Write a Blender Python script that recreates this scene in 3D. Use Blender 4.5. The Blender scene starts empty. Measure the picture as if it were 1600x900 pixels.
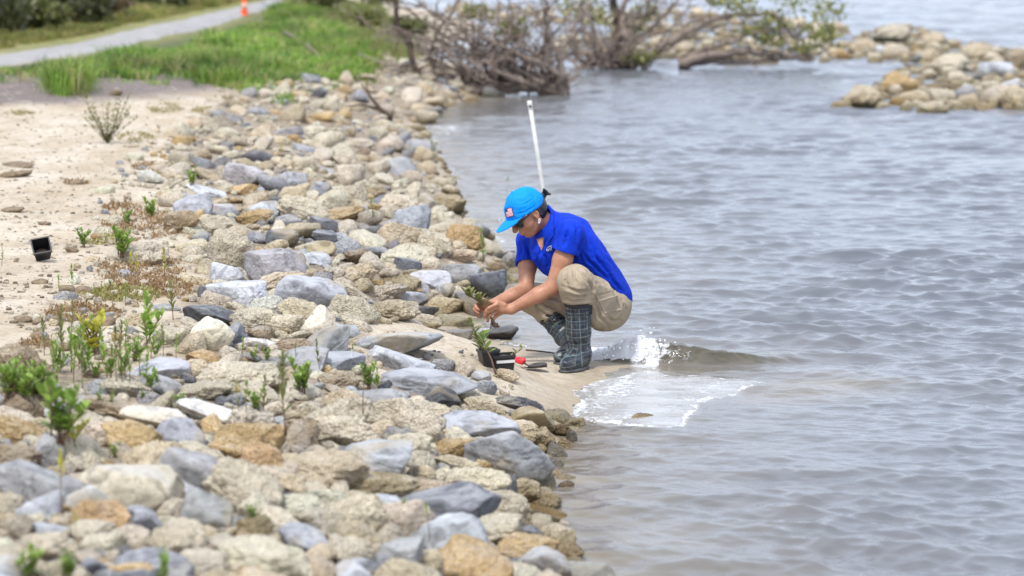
import bpy, bmesh, math, random
import numpy as np
from mathutils import Vector, Matrix, noise as mnoise
R = math.radians
random.seed(7); rng = np.random.default_rng(11)
scene = bpy.context.scene
COL = scene.collection

# ------------------------------------------------------------------ camera, world, sun, exposure
CAM_H, F_PX, PITCH = 2.2, 4480.0, R(7.26)
cam_data = bpy.data.cameras.new('camera')
cam = bpy.data.objects.new('camera', cam_data); COL.objects.link(cam)
cam.location = (0, 0, CAM_H); cam.rotation_euler = (R(90) - PITCH, 0, 0)
cam_data.sensor_width = 36; cam_data.lens = F_PX * 36 / 1600
cam_data.clip_start = 0.1; cam_data.clip_end = 8000
cam_data.dof.use_dof = True; cam_data.dof.focus_distance = 14.1; cam_data.dof.aperture_fstop = 2.9
scene.camera = cam
SUN_EL, SUN_AZ = R(58), R(200)          # azimuth measured clockwise from +Y
world = bpy.data.worlds.new("World"); scene.world = world; world.use_nodes = True
wn = world.node_tree; wn.nodes.clear()
w_out = wn.nodes.new('ShaderNodeOutputWorld'); w_bg = wn.nodes.new('ShaderNodeBackground')
sky = wn.nodes.new('ShaderNodeTexSky'); sky.sky_type = 'NISHITA'; sky.sun_disc = False
sky.sun_elevation = SUN_EL; sky.sun_rotation = SUN_AZ; sky.air_density = 1.0; sky.dust_density = 2.5
w_tc = wn.nodes.new('ShaderNodeTexCoord'); w_n = wn.nodes.new('ShaderNodeTexNoise'); w_n.inputs['Scale'].default_value = 2.2
w_n.inputs['Detail'].default_value = 5
w_r = wn.nodes.new('ShaderNodeValToRGB')
w_r.color_ramp.elements[0].position = 0.35; w_r.color_ramp.elements[0].color = (10.1, 11.5, 14.0, 1)
w_r.color_ramp.elements[1].position = 0.68; w_r.color_ramp.elements[1].color = (12.4, 13.1, 14.8, 1)
w_mix = wn.nodes.new('ShaderNodeMixRGB'); w_mix.inputs[0].default_value = 0.85
wn.links.new(w_tc.outputs['Generated'], w_n.inputs['Vector']); wn.links.new(w_n.outputs['Fac'], w_r.inputs['Fac'])
wn.links.new(sky.outputs[0], w_mix.inputs[1]); wn.links.new(w_r.outputs[0], w_mix.inputs[2])
wn.links.new(w_mix.outputs[0], w_bg.inputs['Color']); w_bg.inputs['Strength'].default_value = 0.1
wn.links.new(w_bg.outputs[0], w_out.inputs['Surface'])
sun_d = bpy.data.lights.new('sun', 'SUN'); sun_d.energy = 3.2; sun_d.angle = R(8); sun_d.color = (1.0, 0.96, 0.9)
sun = bpy.data.objects.new('sun', sun_d); COL.objects.link(sun)
sdir = Vector((math.sin(SUN_AZ) * math.cos(SUN_EL), math.cos(SUN_AZ) * math.cos(SUN_EL), math.sin(SUN_EL)))
sun.rotation_euler = sdir.to_track_quat('Z', 'Y').to_euler()
scene.view_settings.view_transform = 'Standard'; scene.view_settings.look = 'None'
scene.view_settings.exposure = 0.17; scene.view_settings.gamma = 1
scene.view_settings.use_curve_mapping = False
scene.render.engine = 'CYCLES'
scene.cycles.use_denoising = True
scene.cycles.max_bounces = 6; scene.cycles.diffuse_bounces = 3; scene.cycles.glossy_bounces = 3
scene.cycles.transparent_max_bounces = 6

# ------------------------------------------------------------------ surveying: points of the ground seen along a line of sight
SA, CA = math.sin(PITCH), math.cos(PITCH)
def ray(px, py):
    X = (px - 800) / F_PX; Y = (450 - py) / F_PX
    return np.array([X, CA + Y * SA, -SA + Y * CA])
def G(px, py, z=0.0):
    d = ray(px, py); t = (z - CAM_H) / d[2]
    return np.array([d[0] * t, d[1] * t, z])
def PL(px, py, Y):
    d = ray(px, py); t = Y / d[1]
    return np.array([d[0] * t, Y, CAM_H + d[2] * t])
def project(p):
    x, y, z = p[0], p[1], p[2] - CAM_H
    dep = y * CA - z * SA; up = y * SA + z * CA
    return 800 + F_PX * x / dep, 450 - F_PX * up / dep, F_PX / dep

# ------------------------------------------------------------------ numpy noise
def _hash(ix, iy, s):
    v = np.sin(ix * 127.1 + iy * 311.7 + s * 74.7) * 43758.5453
    return v - np.floor(v)
def vnoise(x, y, s=0):
    ix, iy = np.floor(x), np.floor(y); fx, fy = x - ix, y - iy
    fx = fx * fx * (3 - 2 * fx); fy = fy * fy * (3 - 2 * fy)
    a = _hash(ix, iy, s); b = _hash(ix + 1, iy, s); c = _hash(ix, iy + 1, s); d = _hash(ix + 1, iy + 1, s)
    return (a * (1 - fx) + b * fx) * (1 - fy) + (c * (1 - fx) + d * fx) * fy
def fbm(x, y, octv=4, s=0):
    r = 0; a = 0.5
    for o in range(octv):
        r = r + a * vnoise(x, y, s + o); x = x * 2.03 + 5.1; y = y * 2.03 + 1.7; a *= 0.5
    return r
def sstep(a, b, x):
    t = np.clip((x - a) / (b - a), 0, 1); return t * t * (3 - 2 * t)

# ------------------------------------------------------------------ terrain
SHORE_PX = [(1000, 1400), (950, 1040), (905, 900), (880, 850), (846, 800), (856, 745), (868, 700), (880, 672), (890, 655), (905, 642), (932, 630),
            (938, 608), (965, 592), (1015, 582), (1000, 573), (940, 562), (880, 552), (820, 545), (775, 534), (735, 508), (755, 470), (800, 430), (798, 400),
            (770, 372), (728, 350), (722, 320), (708, 290), (700, 262), (684, 238), (672, 215), (650, 200), (680, 178), (712, 160),
            (760, 148), (800, 138), (760, 118), (690, 100), (660, 82), (720, 62), (760, 44), (700, 30), (640, 22), (600, 10), (590, -10), (560, -40), (540, -90)]
SHORE = np.array([G(a, b)[:2] for a, b in SHORE_PX])
LAND_POLY = np.vstack([SHORE, [[-3000, SHORE[-1][1]]], [[-3000, -20]], [[3, -20]]])
def poly_inside(poly, x, y):
    ins = np.zeros(x.shape, bool); n = len(poly)
    for i in range(n):
        x0, y0 = poly[i]; x1, y1 = poly[(i + 1) % n]
        if y0 == y1: continue
        c = ((y0 > y) != (y1 > y)) & (x < (x1 - x0) * (y - y0) / (y1 - y0) + x0)
        ins ^= c
    return ins
def line_dist(poly, x, y, closed=False):
    d2 = np.full(x.shape, 1e12); n = len(poly)
    for i in range(n if closed else n - 1):
        ax, ay = poly[i]; bx, by = poly[(i + 1) % n]
        ex, ey = bx - ax, by - ay; L = ex * ex + ey * ey + 1e-12
        t = np.clip(((x - ax) * ex + (y - ay) * ey) / L, 0, 1)
        d2 = np.minimum(d2, (x - ax - t * ex) ** 2 + (y - ay - t * ey) ** 2)
    return np.sqrt(d2)
def shore_sd(x, y):
    d = line_dist(SHORE, x, y); ins = poly_inside(LAND_POLY, x, y)
    return np.where(ins, d, -d)
SPIT = G(860, 590)
LEEWARD = np.array([G(a, b)[:2] for a, b in [(560, 505), (620, 488), (740, 490), (800, 520), (1090, 560), (1120, 610), (960, 668), (880, 640), (800, 600), (700, 590), (640, 550)]])
def soft_poly(poly, x, y, w):
    d = line_dist(poly, x, y, True); ins = poly_inside(poly, x, y)
    return sstep(-w, w, np.where(ins, d, -d))
def H(x, y):
    x = np.asarray(x, float); y = np.asarray(y, float)
    sd = shore_sd(x, y)
    d = np.maximum(sd, 0)
    bank = 0.46 * (1 - np.exp(-d / 0.95))
    flat = 0.055 * (1 - np.exp(-d / 0.45))
    s = soft_poly(LEEWARD, x, y, 0.22)
    z = bank * (1 - s) + flat * s
    z = z + sstep(0.05, 0.8, d) * (1 - s) * 0.05 * (fbm(x * 1.3, y * 0.9, 4, 3) - 0.47)
    z = z + sstep(0.0, 0.2, d) * 0.012 * (fbm(x * 9, y * 6, 3, 9) - 0.45)
    z = z + sstep(16, 30, y) * 0.10 * sstep(1.5, 5, d)
    under = -(0.13 - 0.10 * s) * np.maximum(-sd, 0); under = np.maximum(under, -2.0)
    return np.where(sd > 0, z, under)
def GT(px, py, off=0.0):
    z = 0.15
    for _ in range(40):
        p = G(px, py, z); zn = float(H(p[0], p[1])) + off; z = z * 0.6 + zn * 0.4
    return G(px, py, z)
def wpoly(pts):
    return np.array([GT(a, b)[:2] for a, b in pts])

# ------------------------------------------------------------------ object helpers
def tag(o, label=None, cat=None, group=None, kind=None):
    if label: o['label'] = label
    if cat: o['category'] = cat
    if group: o['group'] = group
    if kind: o['kind'] = kind
    return o
def link(name, me, mat=None, parent=None, loc=None):
    o = bpy.data.objects.new(name, me); COL.objects.link(o)
    if mat is not None and me is not None and not me.materials:
        for m in (mat if isinstance(mat, (list, tuple)) else [mat]): me.materials.append(m)
    if loc is not None: o.location = loc
    if parent is not None: o.parent = parent
    return o
def empty(name, loc=(0, 0, 0)):
    o = bpy.data.objects.new(name, None); COL.objects.link(o); o.location = loc; o.empty_display_size = 0.05
    return o
def copy_tree(o, parent=None):
    c = o.copy(); COL.objects.link(c); c.parent = parent
    for ch in list(o.children): copy_tree(ch, c)
    return c
def pymesh(name, verts, faces, smooth=True):
    me = bpy.data.meshes.new(name)
    me.from_pydata([tuple(map(float, v)) for v in verts], [], [tuple(map(int, f)) for f in faces])
    if smooth: me.polygons.foreach_set('use_smooth', [True] * len(me.polygons))
    me.update(); return me
def npmesh(name, V, Q, smooth=True):
    """big meshes: V (n,3) array, Q (m,k) index array"""
    me = bpy.data.meshes.new(name); n, m, k = len(V), len(Q), Q.shape[1]
    me.vertices.add(n); me.vertices.foreach_set('co', np.asarray(V, np.float32).ravel())
    me.loops.add(m * k); me.loops.foreach_set('vertex_index', np.asarray(Q, np.int32).ravel())
    me.polygons.add(m); me.polygons.foreach_set('loop_start', np.arange(0, m * k, k, dtype=np.int32))
    me.polygons.foreach_set('loop_total', np.full(m, k, np.int32))
    if smooth: me.polygons.foreach_set('use_smooth', np.ones(m, bool))
    me.update(calc_edges=True); me.validate(); return me
def attr(me, name, data):
    a = me.attributes.new(name, 'FLOAT', 'POINT'); a.data.foreach_set('value', np.asarray(data, np.float32).ravel())
def cattr(me, name, data):
    a = me.attributes.new(name, 'FLOAT_COLOR', 'POINT'); a.data.foreach_set('color', np.asarray(data, np.float32).ravel())
def grid_quads(nr, nc):
    i = np.arange(nr - 1)[:, None] * nc + np.arange(nc - 1)[None, :]
    i = i.ravel(); return np.stack([i, i + 1, i + nc + 1, i + nc], 1)

class MB:
    """collects shapes into one mesh"""
    def __init__(s): s.v = []; s.f = []
    def add(s, V, F):
        o = len(s.v); s.v.extend([tuple(map(float, p)) for p in V]); s.f.extend([tuple(i + o for i in f) for f in F])
    def tube(s, pts, rad, n=6, caps=True):
        pts = [Vector(p) for p in pts]; V = []; F = []; up = Vector((0.13, 0.21, 0.97))
        a = None
        for i, p in enumerate(pts):
            d = (pts[min(i + 1, len(pts) - 1)] - pts[max(i - 1, 0)])
            if d.length < 1e-9: d = Vector((0, 0, 1))
            d.normalize()
            if a is None: a = d.cross(up if abs(d.dot(up)) < 0.9 else Vector((1, 0, 0))).normalized()
            a = (a - d * a.dot(d))
            a = a.normalized() if a.length > 1e-6 else d.orthogonal().normalized()
            b = d.cross(a); r = rad[i] if hasattr(rad, '__len__') else rad
            for k in range(n):
                t = 2 * math.pi * k / n; V.append(p + a * (r * math.cos(t)) + b * (r * math.sin(t)))
        for i in range(len(pts) - 1):
            for k in range(n):
                k2 = (k + 1) % n; F.append((i * n + k, i * n + k2, (i + 1) * n + k2, (i + 1) * n + k))
        if caps:
            F.append(tuple(range(n))[::-1]); F.append(tuple((len(pts) - 1) * n + k for k in range(n)))
        s.add(V, F)
    def box(s, c, d, M=None):
        c = Vector(c); V = []
        for sx in (-1, 1):
            for sy in (-1, 1):
                for sz in (-1, 1):
                    p = Vector((sx * d[0] / 2, sy * d[1] / 2, sz * d[2] / 2))
                    if M is not None: p = M @ p
                    V.append(c + p)
        s.add(V, [(0, 1, 3, 2), (4, 6, 7, 5), (0, 4, 5, 1), (2, 3, 7, 6), (0, 2, 6, 4), (1, 5, 7, 3)])
    def leaf(s, base, d, side, L, W, bend=0.15):
        """a cupped ovate leaf with a mid rib"""
        d = Vector(d).normalized(); side = (Vector(side) - d * Vector(side).dot(d))
        side = side.normalized() if side.length > 1e-5 else d.orthogonal().normalized()
        n = d.cross(side); b = Vector(base); V = []
        prof = [(0, 0.08), (0.25, 0.7), (0.55, 1.0), (0.82, 0.72), (1.0, 0.06)]
        for t, w in prof:
            c = b + d * (L * t) - n * (bend * L * t * t)
            V += [c - side * (W * w / 2) + n * (0.12 * W * w), c, c + side * (W * w / 2) + n * (0.12 * W * w)]
        F = []
        for i in range(4):
            for k in (0, 1): F.append((i * 3 + k, i * 3 + k + 1, i * 3 + k + 4, i * 3 + k + 3))
        s.add(V, F)
    def build(s, name, mat, parent=None, loc=None, smooth=True):
        return link(name, pymesh(name, s.v, s.f, smooth), mat, parent, loc)

# ------------------------------------------------------------------ materials
class NT:
    def __init__(s, name):
        s.m = bpy.data.materials.new(name); s.m.use_nodes = True; s.t = s.m.node_tree
        s.t.nodes.clear(); s.out = s.n('ShaderNodeOutputMaterial'); s.b = s.n('ShaderNodeBsdfPrincipled')
        s.l(s.b.outputs[0], s.out.inputs['Surface'])
    def n(s, t, **k):
        x = s.t.nodes.new(t)
        for a, b in k.items(): setattr(x, a, b)
        return x
    def l(s, a, b): s.t.links.new(a, b)
    def noise(s, vec, scale, detail=4, rough=0.55, out='Fac'):
        x = s.n('ShaderNodeTexNoise'); x.inputs['Scale'].default_value = scale; x.inputs['Detail'].default_value = detail
        x.inputs['Roughness'].default_value = rough
        if vec is not None: s.l(vec, x.inputs['Vector'])
        return x.outputs[out]
    def voro(s, vec, scale, feature='F1', out='Distance'):
        x = s.n('ShaderNodeTexVoronoi', feature=feature); x.inputs['Scale'].default_value = scale
        if vec is not None: s.l(vec, x.inputs['Vector'])
        return x.outputs[out]
    def ramp(s, fac, stops):
        x = s.n('ShaderNodeValToRGB'); cr = x.color_ramp
        while len(cr.elements) < len(stops): cr.elements.new(0.5)
        for e, (p, c) in zip(cr.elements, stops):
            e.position = p; e.color = (c, c, c, 1) if not hasattr(c, '__len__') else (*c, 1)
        s.l(fac, x.inputs['Fac']); return x.outputs[0]
    def mix(s, f, a, b, mode='MIX'):
        x = s.n('ShaderNodeMixRGB', blend_type=mode)
        for i, v in enumerate((f, a, b)):
            if hasattr(v, 'is_output'): s.l(v, x.inputs[i])
            elif hasattr(v, '__len__'): x.inputs[i].default_value = (*v, 1)
            else: x.inputs[i].default_value = v if i == 0 else (v, v, v, 1)
        return x.outputs[0]
    def math(s, op, a, b=0.0, c=None):
        x = s.n('ShaderNodeMath', operation=op)
        for i, v in enumerate((a, b) if c is None else (a, b, c)):
            if hasattr(v, 'is_output'): s.l(v, x.inputs[i])
            else: x.inputs[i].default_value = v
        return x.outputs[0]
    def bump(s, h, strength=0.5, dist=0.01, prev=None):
        x = s.n('ShaderNodeBump'); x.inputs['Strength'].default_value = strength; x.inputs['Distance'].default_value = dist
        s.l(h, x.inputs['Height'])
        if prev is not None: s.l(prev, x.inputs['Normal'])
        return x.outputs[0]
    def pos(s): return s.n('ShaderNodeNewGeometry').outputs['Position']
    def obj(s): return s.n('ShaderNodeTexCoord').outputs['Object']
    def at(s, name, out='Fac'): return s.n('ShaderNodeAttribute', attribute_name=name).outputs[out]
    def set(s, **k):
        for a, v in k.items():
            i = s.b.inputs[a.replace('_', ' ')]
            if hasattr(v, 'is_output'): s.l(v, i)
            elif hasattr(v, '__len__') and len(v) == 3: i.default_value = (*v, 1)
            else: i.default_value = v
        return s.m
def simple(name, col, rough=0.8, var=0.15, scale=30, bump=0.0, bdist=0.003, spec=0.5, pos=False):
    t = NT(name); v = t.pos() if pos else t.obj(); n = t.noise(v, scale, 5)
    dark = tuple(c * (1 - var) for c in col); lite = tuple(min(1, c * (1 + var)) for c in col)
    c = t.ramp(n, [(0.3, dark), (0.7, lite)])
    t.set(Base_Color=c, Roughness=rough)
    t.b.inputs['Specular IOR Level'].default_value = spec
    if bump: t.l(t.bump(t.noise(v, scale * 2.5, 6), bump, bdist), t.b.inputs['Normal'])
    return t.m
def leafmat(name, col, tip=None, var=0.25):
    t = NT(name); n = t.noise(t.pos(), 14, 3)
    dark = tuple(c * (1 - var) for c in col); lite = tip or tuple(min(1, c * (1 + var)) for c in col)
    t.set(Base_Color=t.ramp(n, [(0.35, dark), (0.65, lite)]), Roughness=0.45)
    tr = t.n('ShaderNodeBsdfTranslucent'); tr.inputs[0].default_value = (*[min(1, c * 1.4) for c in col], 1)
    ms = t.n('ShaderNodeMixShader'); ms.inputs[0].default_value = 0.3
    t.l(t.b.outputs[0], ms.inputs[1]); t.l(tr.outputs[0], ms.inputs[2]); t.l(ms.outputs[0], t.out.inputs['Surface'])
    return t.m

def rockmat(name, rough, merged=False):
    t = NT(name); p = t.pos()
    if merged: tint = t.at('tint', 'Color')
    else: tint = t.n('ShaderNodeObjectInfo').outputs['Color']
    n1 = t.noise(p, 6.0, 6, 0.62); n2 = t.noise(p, 34, 6, 0.7); n3 = t.noise(p, 2.6, 3); n4 = t.noise(p, 150, 4, 0.7)
    wx = t.mix(0.35, p, t.noise(p, 9, 3, out='Color'))
    v1 = t.voro(wx, 55 if rough else 30); v2 = t.voro(wx, 20 if rough else 9)
    col = t.mix(1.0, tint, t.ramp(n1, [(0.3, 0.66), (0.5, 0.96), (0.72, 1.12)]), 'MULTIPLY')
    col = t.mix(1.0, col, t.ramp(n2, [(0.30, 0.60), (0.44, 0.96), (0.7, 1.10)]), 'MULTIPLY')
    if rough:
        pat = t.ramp(n3, [(0.58, 0.0), (0.76, 0.45)])
        col = t.mix(pat, col, (0.50, 0.37, 0.20))
        col = t.mix(t.ramp(t.noise(p, 4.3, 5), [(0.56, 0.0), (0.72, 0.45)]), col, (0.50, 0.49, 0.47))
        pit = t.ramp(v1, [(0.0, 0.0), (0.42, 1.0)])
        pm = t.ramp(t.noise(p, 16, 3), [(0.44, 0.0), (0.60, 1.0)])
        col = t.mix(t.math('MULTIPLY', t.math('SUBTRACT', 1.0, pit), t.math('MULTIPLY', pm, 0.65)), col, (0.15, 0.105, 0.06))
    else:
        ln = t.n('ShaderNodeTexNoise'); ln.inputs['Scale'].default_value = 7; ln.inputs['Detail'].default_value = 8; ln.inputs['Distortion'].default_value = 2.2
        t.l(p, ln.inputs['Vector'])
        col = t.mix(1.0, col, t.ramp(ln.outputs['Fac'], [(0.40, 0.68), (0.48, 1.05), (0.60, 0.95), (0.66, 1.16)]), 'MULTIPLY')
        col = t.mix(t.ramp(n3, [(0.58, 0.0), (0.66, 0.65)]), col, (0.40, 0.33, 0.22))
        sp = t.ramp(v2, [(0.06, 1.0), (0.12, 0.0)])
        col = t.mix(t.math('MULTIPLY', sp, 0.5), col, (0.06, 0.06, 0.065))
    sep = t.n('ShaderNodeSeparateXYZ'); t.l(p, sep.inputs[0])
    zz = t.math('ADD', sep.outputs[2], t.math('MULTIPLY', n1, -0.07))
    wet = t.ramp(zz, [(0.01, 1.0), (0.10, 0.0)])
    col = t.mix(t.math('MULTIPLY', wet, 0.8), col, t.mix(1.0, col, (0.34, 0.29, 0.17), 'MULTIPLY'))
    # dust and sand lodged on faces that lie level
    nz = t.n('ShaderNodeSeparateXYZ'); t.l(t.n('ShaderNodeNewGeometry').outputs['True Normal'], nz.inputs[0])
    dust = t.math('MULTIPLY', t.ramp(nz.outputs[2], [(0.55, 0.0), (0.95, 1.0)]), t.ramp(n1, [(0.40, 0.0), (0.62, 0.55)]))
    col = t.mix(t.math('MULTIPLY', dust, t.math('SUBTRACT', 1.0, wet)), col, (0.66, 0.60, 0.50) if rough else (0.47, 0.48, 0.505))
    t.set(Base_Color=col, Roughness=t.math('SUBTRACT', 0.92 if rough else 0.8, t.math('MULTIPLY', wet, 0.5)))
    t.b.inputs['Specular IOR Level'].default_value = 0.3
    b = t.bump(n1, 0.6 if rough else 0.3, 0.06)
    b = t.bump(n2, 0.95 if rough else 0.6, 0.03, b)
    if rough: b = t.bump(v1, 0.8, 0.018, b)
    b = t.bump(n4, 0.5 if rough else 0.3, 0.004, b)
    t.l(b, t.b.inputs['Normal'])
    return t.m
M = {}
M['rock_r'] = rockmat('pitted_limestone', True); M['rock_s'] = rockmat('grey_stone', False)
M['rub_r'] = rockmat('limestone_rubble', True, True)

# ------------------------------------------------------------------ signed-distance modelling for the figure
class Field:
    def __init__(s, lo, hi, vox):
        s.lo = np.array(lo, float); s.v = vox; s.n = np.ceil((np.array(hi) - s.lo) / vox).astype(int) + 1
        s.F = np.full(s.n, 1.0, np.float32)
    def _sl(s, lo, hi):
        a = np.clip(np.floor((np.array(lo) - s.lo) / s.v).astype(int), 0, s.n); b = np.clip(np.ceil((np.array(hi) - s.lo) / s.v).astype(int) + 1, 0, s.n)
        ax = [s.lo[i] + s.v * np.arange(a[i], b[i]) for i in range(3)]
        return tuple(slice(a[i], b[i]) for i in range(3)), np.meshgrid(*ax, indexing='ij')
    def put(s, lo, hi, fn, k=0.01, mode='add', pad=0.03):
        sl, (X, Y, Z) = s._sl(np.array(lo) - pad, np.array(hi) + pad)
        if X.size == 0: return
        d = fn(X, Y, Z).astype(np.float32); F = s.F[sl]
        if mode == 'sub': F2 = -F; d2 = d
        else: F2 = F; d2 = d
        h = np.clip(0.5 + 0.5 * (d2 - F2) / k, 0, 1); r = d2 * (1 - h) + F2 * h - k * h * (1 - h)
        s.F[sl] = -r if mode == 'sub' else r
    def cap(s, a, b, ra, rb=None, k=0.01, mode='add', cut=None, flat=None):
        """tapered capsule; cut = list of (point, normal): keep the side behind the plane; flat=(dir, factor) squashes"""
        a = np.array(a, float); b = np.array(b, float); rb = ra if rb is None else rb; ba = b - a; L = ba @ ba + 1e-12
        m = max(ra, rb)
        def fn(X, Y, Z):
            px, py, pz = X - a[0], Y - a[1], Z - a[2]
            h = np.clip((px * ba[0] + py * ba[1] + pz * ba[2]) / L, 0, 1)
            qx, qy, qz = px - h * ba[0], py - h * ba[1], pz - h * ba[2]
            if flat is not None:
                dd = np.array(flat[0], float); dd = dd / np.linalg.norm(dd); c = qx * dd[0] + qy * dd[1] + qz * dd[2]; e = c * (1 / flat[1] - 1)
                qx, qy, qz = qx + e * dd[0], qy + e * dd[1], qz + e * dd[2]
            d = np.sqrt(qx * qx + qy * qy + qz * qz) - (ra + (rb - ra) * h)
            if flat is not None: d = d * min(1, flat[1])
            for c, n in (cut or ()):
                n = np.array(n, float); n = n / np.linalg.norm(n); d = np.maximum(d, (X - c[0]) * n[0] + (Y - c[1]) * n[1] + (Z - c[2]) * n[2])
            return d
        s.put(np.minimum(a, b) - m, np.maximum(a, b) + m, fn, k, mode)
    def chain(s, pts, rad, k=0.01, **kw):
        for i in range(len(pts) - 1): s.cap(pts[i], pts[i + 1], rad[i], rad[i + 1], k, **kw)
    def ell(s, c, rad, ax=None, k=0.01, mode='add', cut=None):
        c = np.array(c, float); rad = np.array(rad, float); A = np.eye(3) if ax is None else np.array(ax, float)  # rows: local axes
        m = rad.max()
        def fn(X, Y, Z):
            p = [X - c[0], Y - c[1], Z - c[2]]
            q = [(A[i][0] * p[0] + A[i][1] * p[1] + A[i][2] * p[2]) for i in range(3)]
            k0 = np.sqrt(sum((q[i] / rad[i]) ** 2 for i in range(3))) + 1e-9; k1 = np.sqrt(sum((q[i] / rad[i] ** 2) ** 2 for i in range(3))) + 1e-9
            d = k0 * (k0 - 1) / k1
            for cc, n in (cut or ()):
                n = np.array(n, float); n = n / np.linalg.norm(n); d = np.maximum(d, (X - cc[0]) * n[0] + (Y - cc[1]) * n[1] + (Z - cc[2]) * n[2])
            return d
        s.put(c - m, c + m, fn, k, mode)
    def mesh(s, name, origin=(0, 0, 0), relax=2):
        F = s.F; n = F.shape; ins = F < 0
        cs = [ins[i:n[0] - 1 + i, j:n[1] - 1 + j, k:n[2] - 1 + k] for i in (0, 1) for j in (0, 1) for k in (0, 1)]
        cnt = sum(c.astype(np.int8) for c in cs); act = (cnt > 0) & (cnt < 8)
        idx = -np.ones(act.shape, np.int64); I, J, K = np.nonzero(act); idx[I, J, K] = np.arange(len(I))
        acc = np.zeros((len(I), 3)); w = np.zeros(len(I))
        corners = [(i, j, k) for i in (0, 1) for j in (0, 1) for k in (0, 1)]
        for a in corners:
            for ax in range(3):
                if a[ax] == 1: continue
                b = list(a); b[ax] = 1
                fa = F[I + a[0], J + a[1], K + a[2]]; fb = F[I + b[0], J + b[1], K + b[2]]
                m = (fa < 0) != (fb < 0); t = np.where(m, fa / np.where(m, fa - fb, 1), 0)
                p = np.array(a, float)[None, :].repeat(len(I), 0); p[:, ax] += t
                acc[m] += p[m]; w[m] += 1
        V = s.lo + s.v * (np.stack([I, J, K], 1) + acc / w[:, None])
        Q = []
        for ax in range(3):
            o1, o2 = [(1, 2), (2, 0), (0, 1)][ax]
            sl0 = [slice(None)] * 3; sl1 = [slice(None)] * 3; sl0[ax] = slice(0, -1); sl1[ax] = slice(1, None)
            a, b = ins[tuple(sl0)], ins[tuple(sl1)]
            E = np.stack(np.nonzero(a != b), 1); E = E[(E[:, o1] > 0) & (E[:, o2] > 0)]
            E = E[(E[:, o1] < n[o1] - 1) & (E[:, o2] < n[o2] - 1)]
            d1 = np.zeros(3, int); d1[o1] = 1; d2 = np.zeros(3, int); d2[o2] = 1
            q = [idx[tuple((E - x).T)] for x in (d1 * 0, d1, d1 + d2, d2)]
            q = np.stack(q, 1); fl = a[tuple(E.T)]; q[~fl] = q[~fl][:, ::-1]; Q.append(q)
        Q = np.vstack(Q)
        e = np.vstack([Q[:, [0, 1]], Q[:, [1, 2]], Q[:, [2, 3]], Q[:, [3, 0]]])
        for _ in range(relax):
            S = np.zeros_like(V); c = np.zeros(len(V))
            for x in range(3): S[:, x] = np.bincount(e[:, 0], V[e[:, 1], x], len(V)) + np.bincount(e[:, 1], V[e[:, 0], x], len(V))
            c = np.bincount(e[:, 0], minlength=len(V)) + np.bincount(e[:, 1], minlength=len(V))
            V = V * 0.5 + 0.5 * S / c[:, None]
        return V - np.array(origin), Q
# ------------------------------------------------------------------ ground sheet
def spaced(a, b, r0, ratio):
    out = [a]; st = r0
    while out[-1] < b: out.append(out[-1] + st); st *= ratio
    return np.array(out)
ys = np.concatenate([np.array([-30, -10, 0, 3, 5]), 6 * np.exp(np.arange(0, 560) * math.log(80 / 6) / 560), spaced(80, 3000, 1.0, 1.12)])
us = np.concatenate([[-60, -20, -8, -3, -1.6], np.linspace(-1.15, 0.75, 330), [1.2, 2.5, 8, 30, 60]])
YY, UU = np.meshgrid(ys, us, indexing='ij'); XX = UU * (0.19 * np.maximum(YY, 4) + 0.8)
ZZ = H(XX.ravel(), YY.ravel()).reshape(XX.shape)
gr = npmesh('ground', np.stack([XX.ravel(), YY.ravel(), ZZ.ravel()], 1), grid_quads(len(ys), len(us)))
gx, gy = XX.ravel(), YY.ravel()
P_GRASS = wpoly([(-90, 122), (-90, 102), (0, 104), (100, 94), (200, 77), (300, 56), (405, 22), (440, 4), (480, 2), (500, 22), (545, 60), (590, 88), (560, 100), (430, 116), (385, 132), (250, 112), (225, 124), (140, 122), (110, 146), (70, 122)])
P_DIRT = wpoly([(-90, 166), (-90, 116), (60, 116), (200, 105), (330, 110), (420, 110), (400, 130), (340, 142), (240, 152), (120, 162)])
P_PATH = [wpoly([(-160, 100), (0, 88), (120, 68), (230, 41), (330, 20), (405, 4), (432, -3)]), wpoly([(-160, 112), (0, 104), (100, 91), (200, 73), (300, 50), (412, 16), (446, -1)])]
P_VERGE = wpoly([(-160, 100), (0, 88), (120, 68), (230, 41), (330, 20), (405, 4), (380, -4), (250, 14), (120, 38), (-20, 62), (-160, 72)])
P_LAWN2 = wpoly([(440, 4), (470, -6), (560, 8), (640, 30), (660, 60), (600, 86), (560, 76), (520, 60), (500, 22)])
attr(gr, 'grass', np.maximum(soft_poly(P_GRASS, gx, gy, 0.5), 0.55 * soft_poly(P_LAWN2, gx, gy, 0.8)))
attr(gr, 'dirt', soft_poly(P_DIRT, gx, gy, 0.45))
far_l = soft_poly(P_VERGE, gx, gy, 0.6)
bx, by = G(-20, 62, .5)[:2]
attr(gr, 'dry', np.maximum(far_l, sstep(0, 1, (gy - 34) * 0.25) * (gx < -2.2 - 0.045 * gy)))
sdg = shore_sd(gx, gy)
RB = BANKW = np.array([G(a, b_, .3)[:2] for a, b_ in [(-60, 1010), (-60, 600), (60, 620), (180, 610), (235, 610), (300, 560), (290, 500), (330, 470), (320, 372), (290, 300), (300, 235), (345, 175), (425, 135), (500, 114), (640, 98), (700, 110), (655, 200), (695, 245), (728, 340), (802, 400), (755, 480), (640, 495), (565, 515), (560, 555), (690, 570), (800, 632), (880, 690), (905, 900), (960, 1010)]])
attr(gr, 'stony_shade', soft_poly(RB, gx, gy, 0.12))
attr(gr, 'wet', (1 - sstep(0.02, 0.42, sdg)) * 1.0)
t = NT('sand_ground'); p = t.pos()
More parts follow.
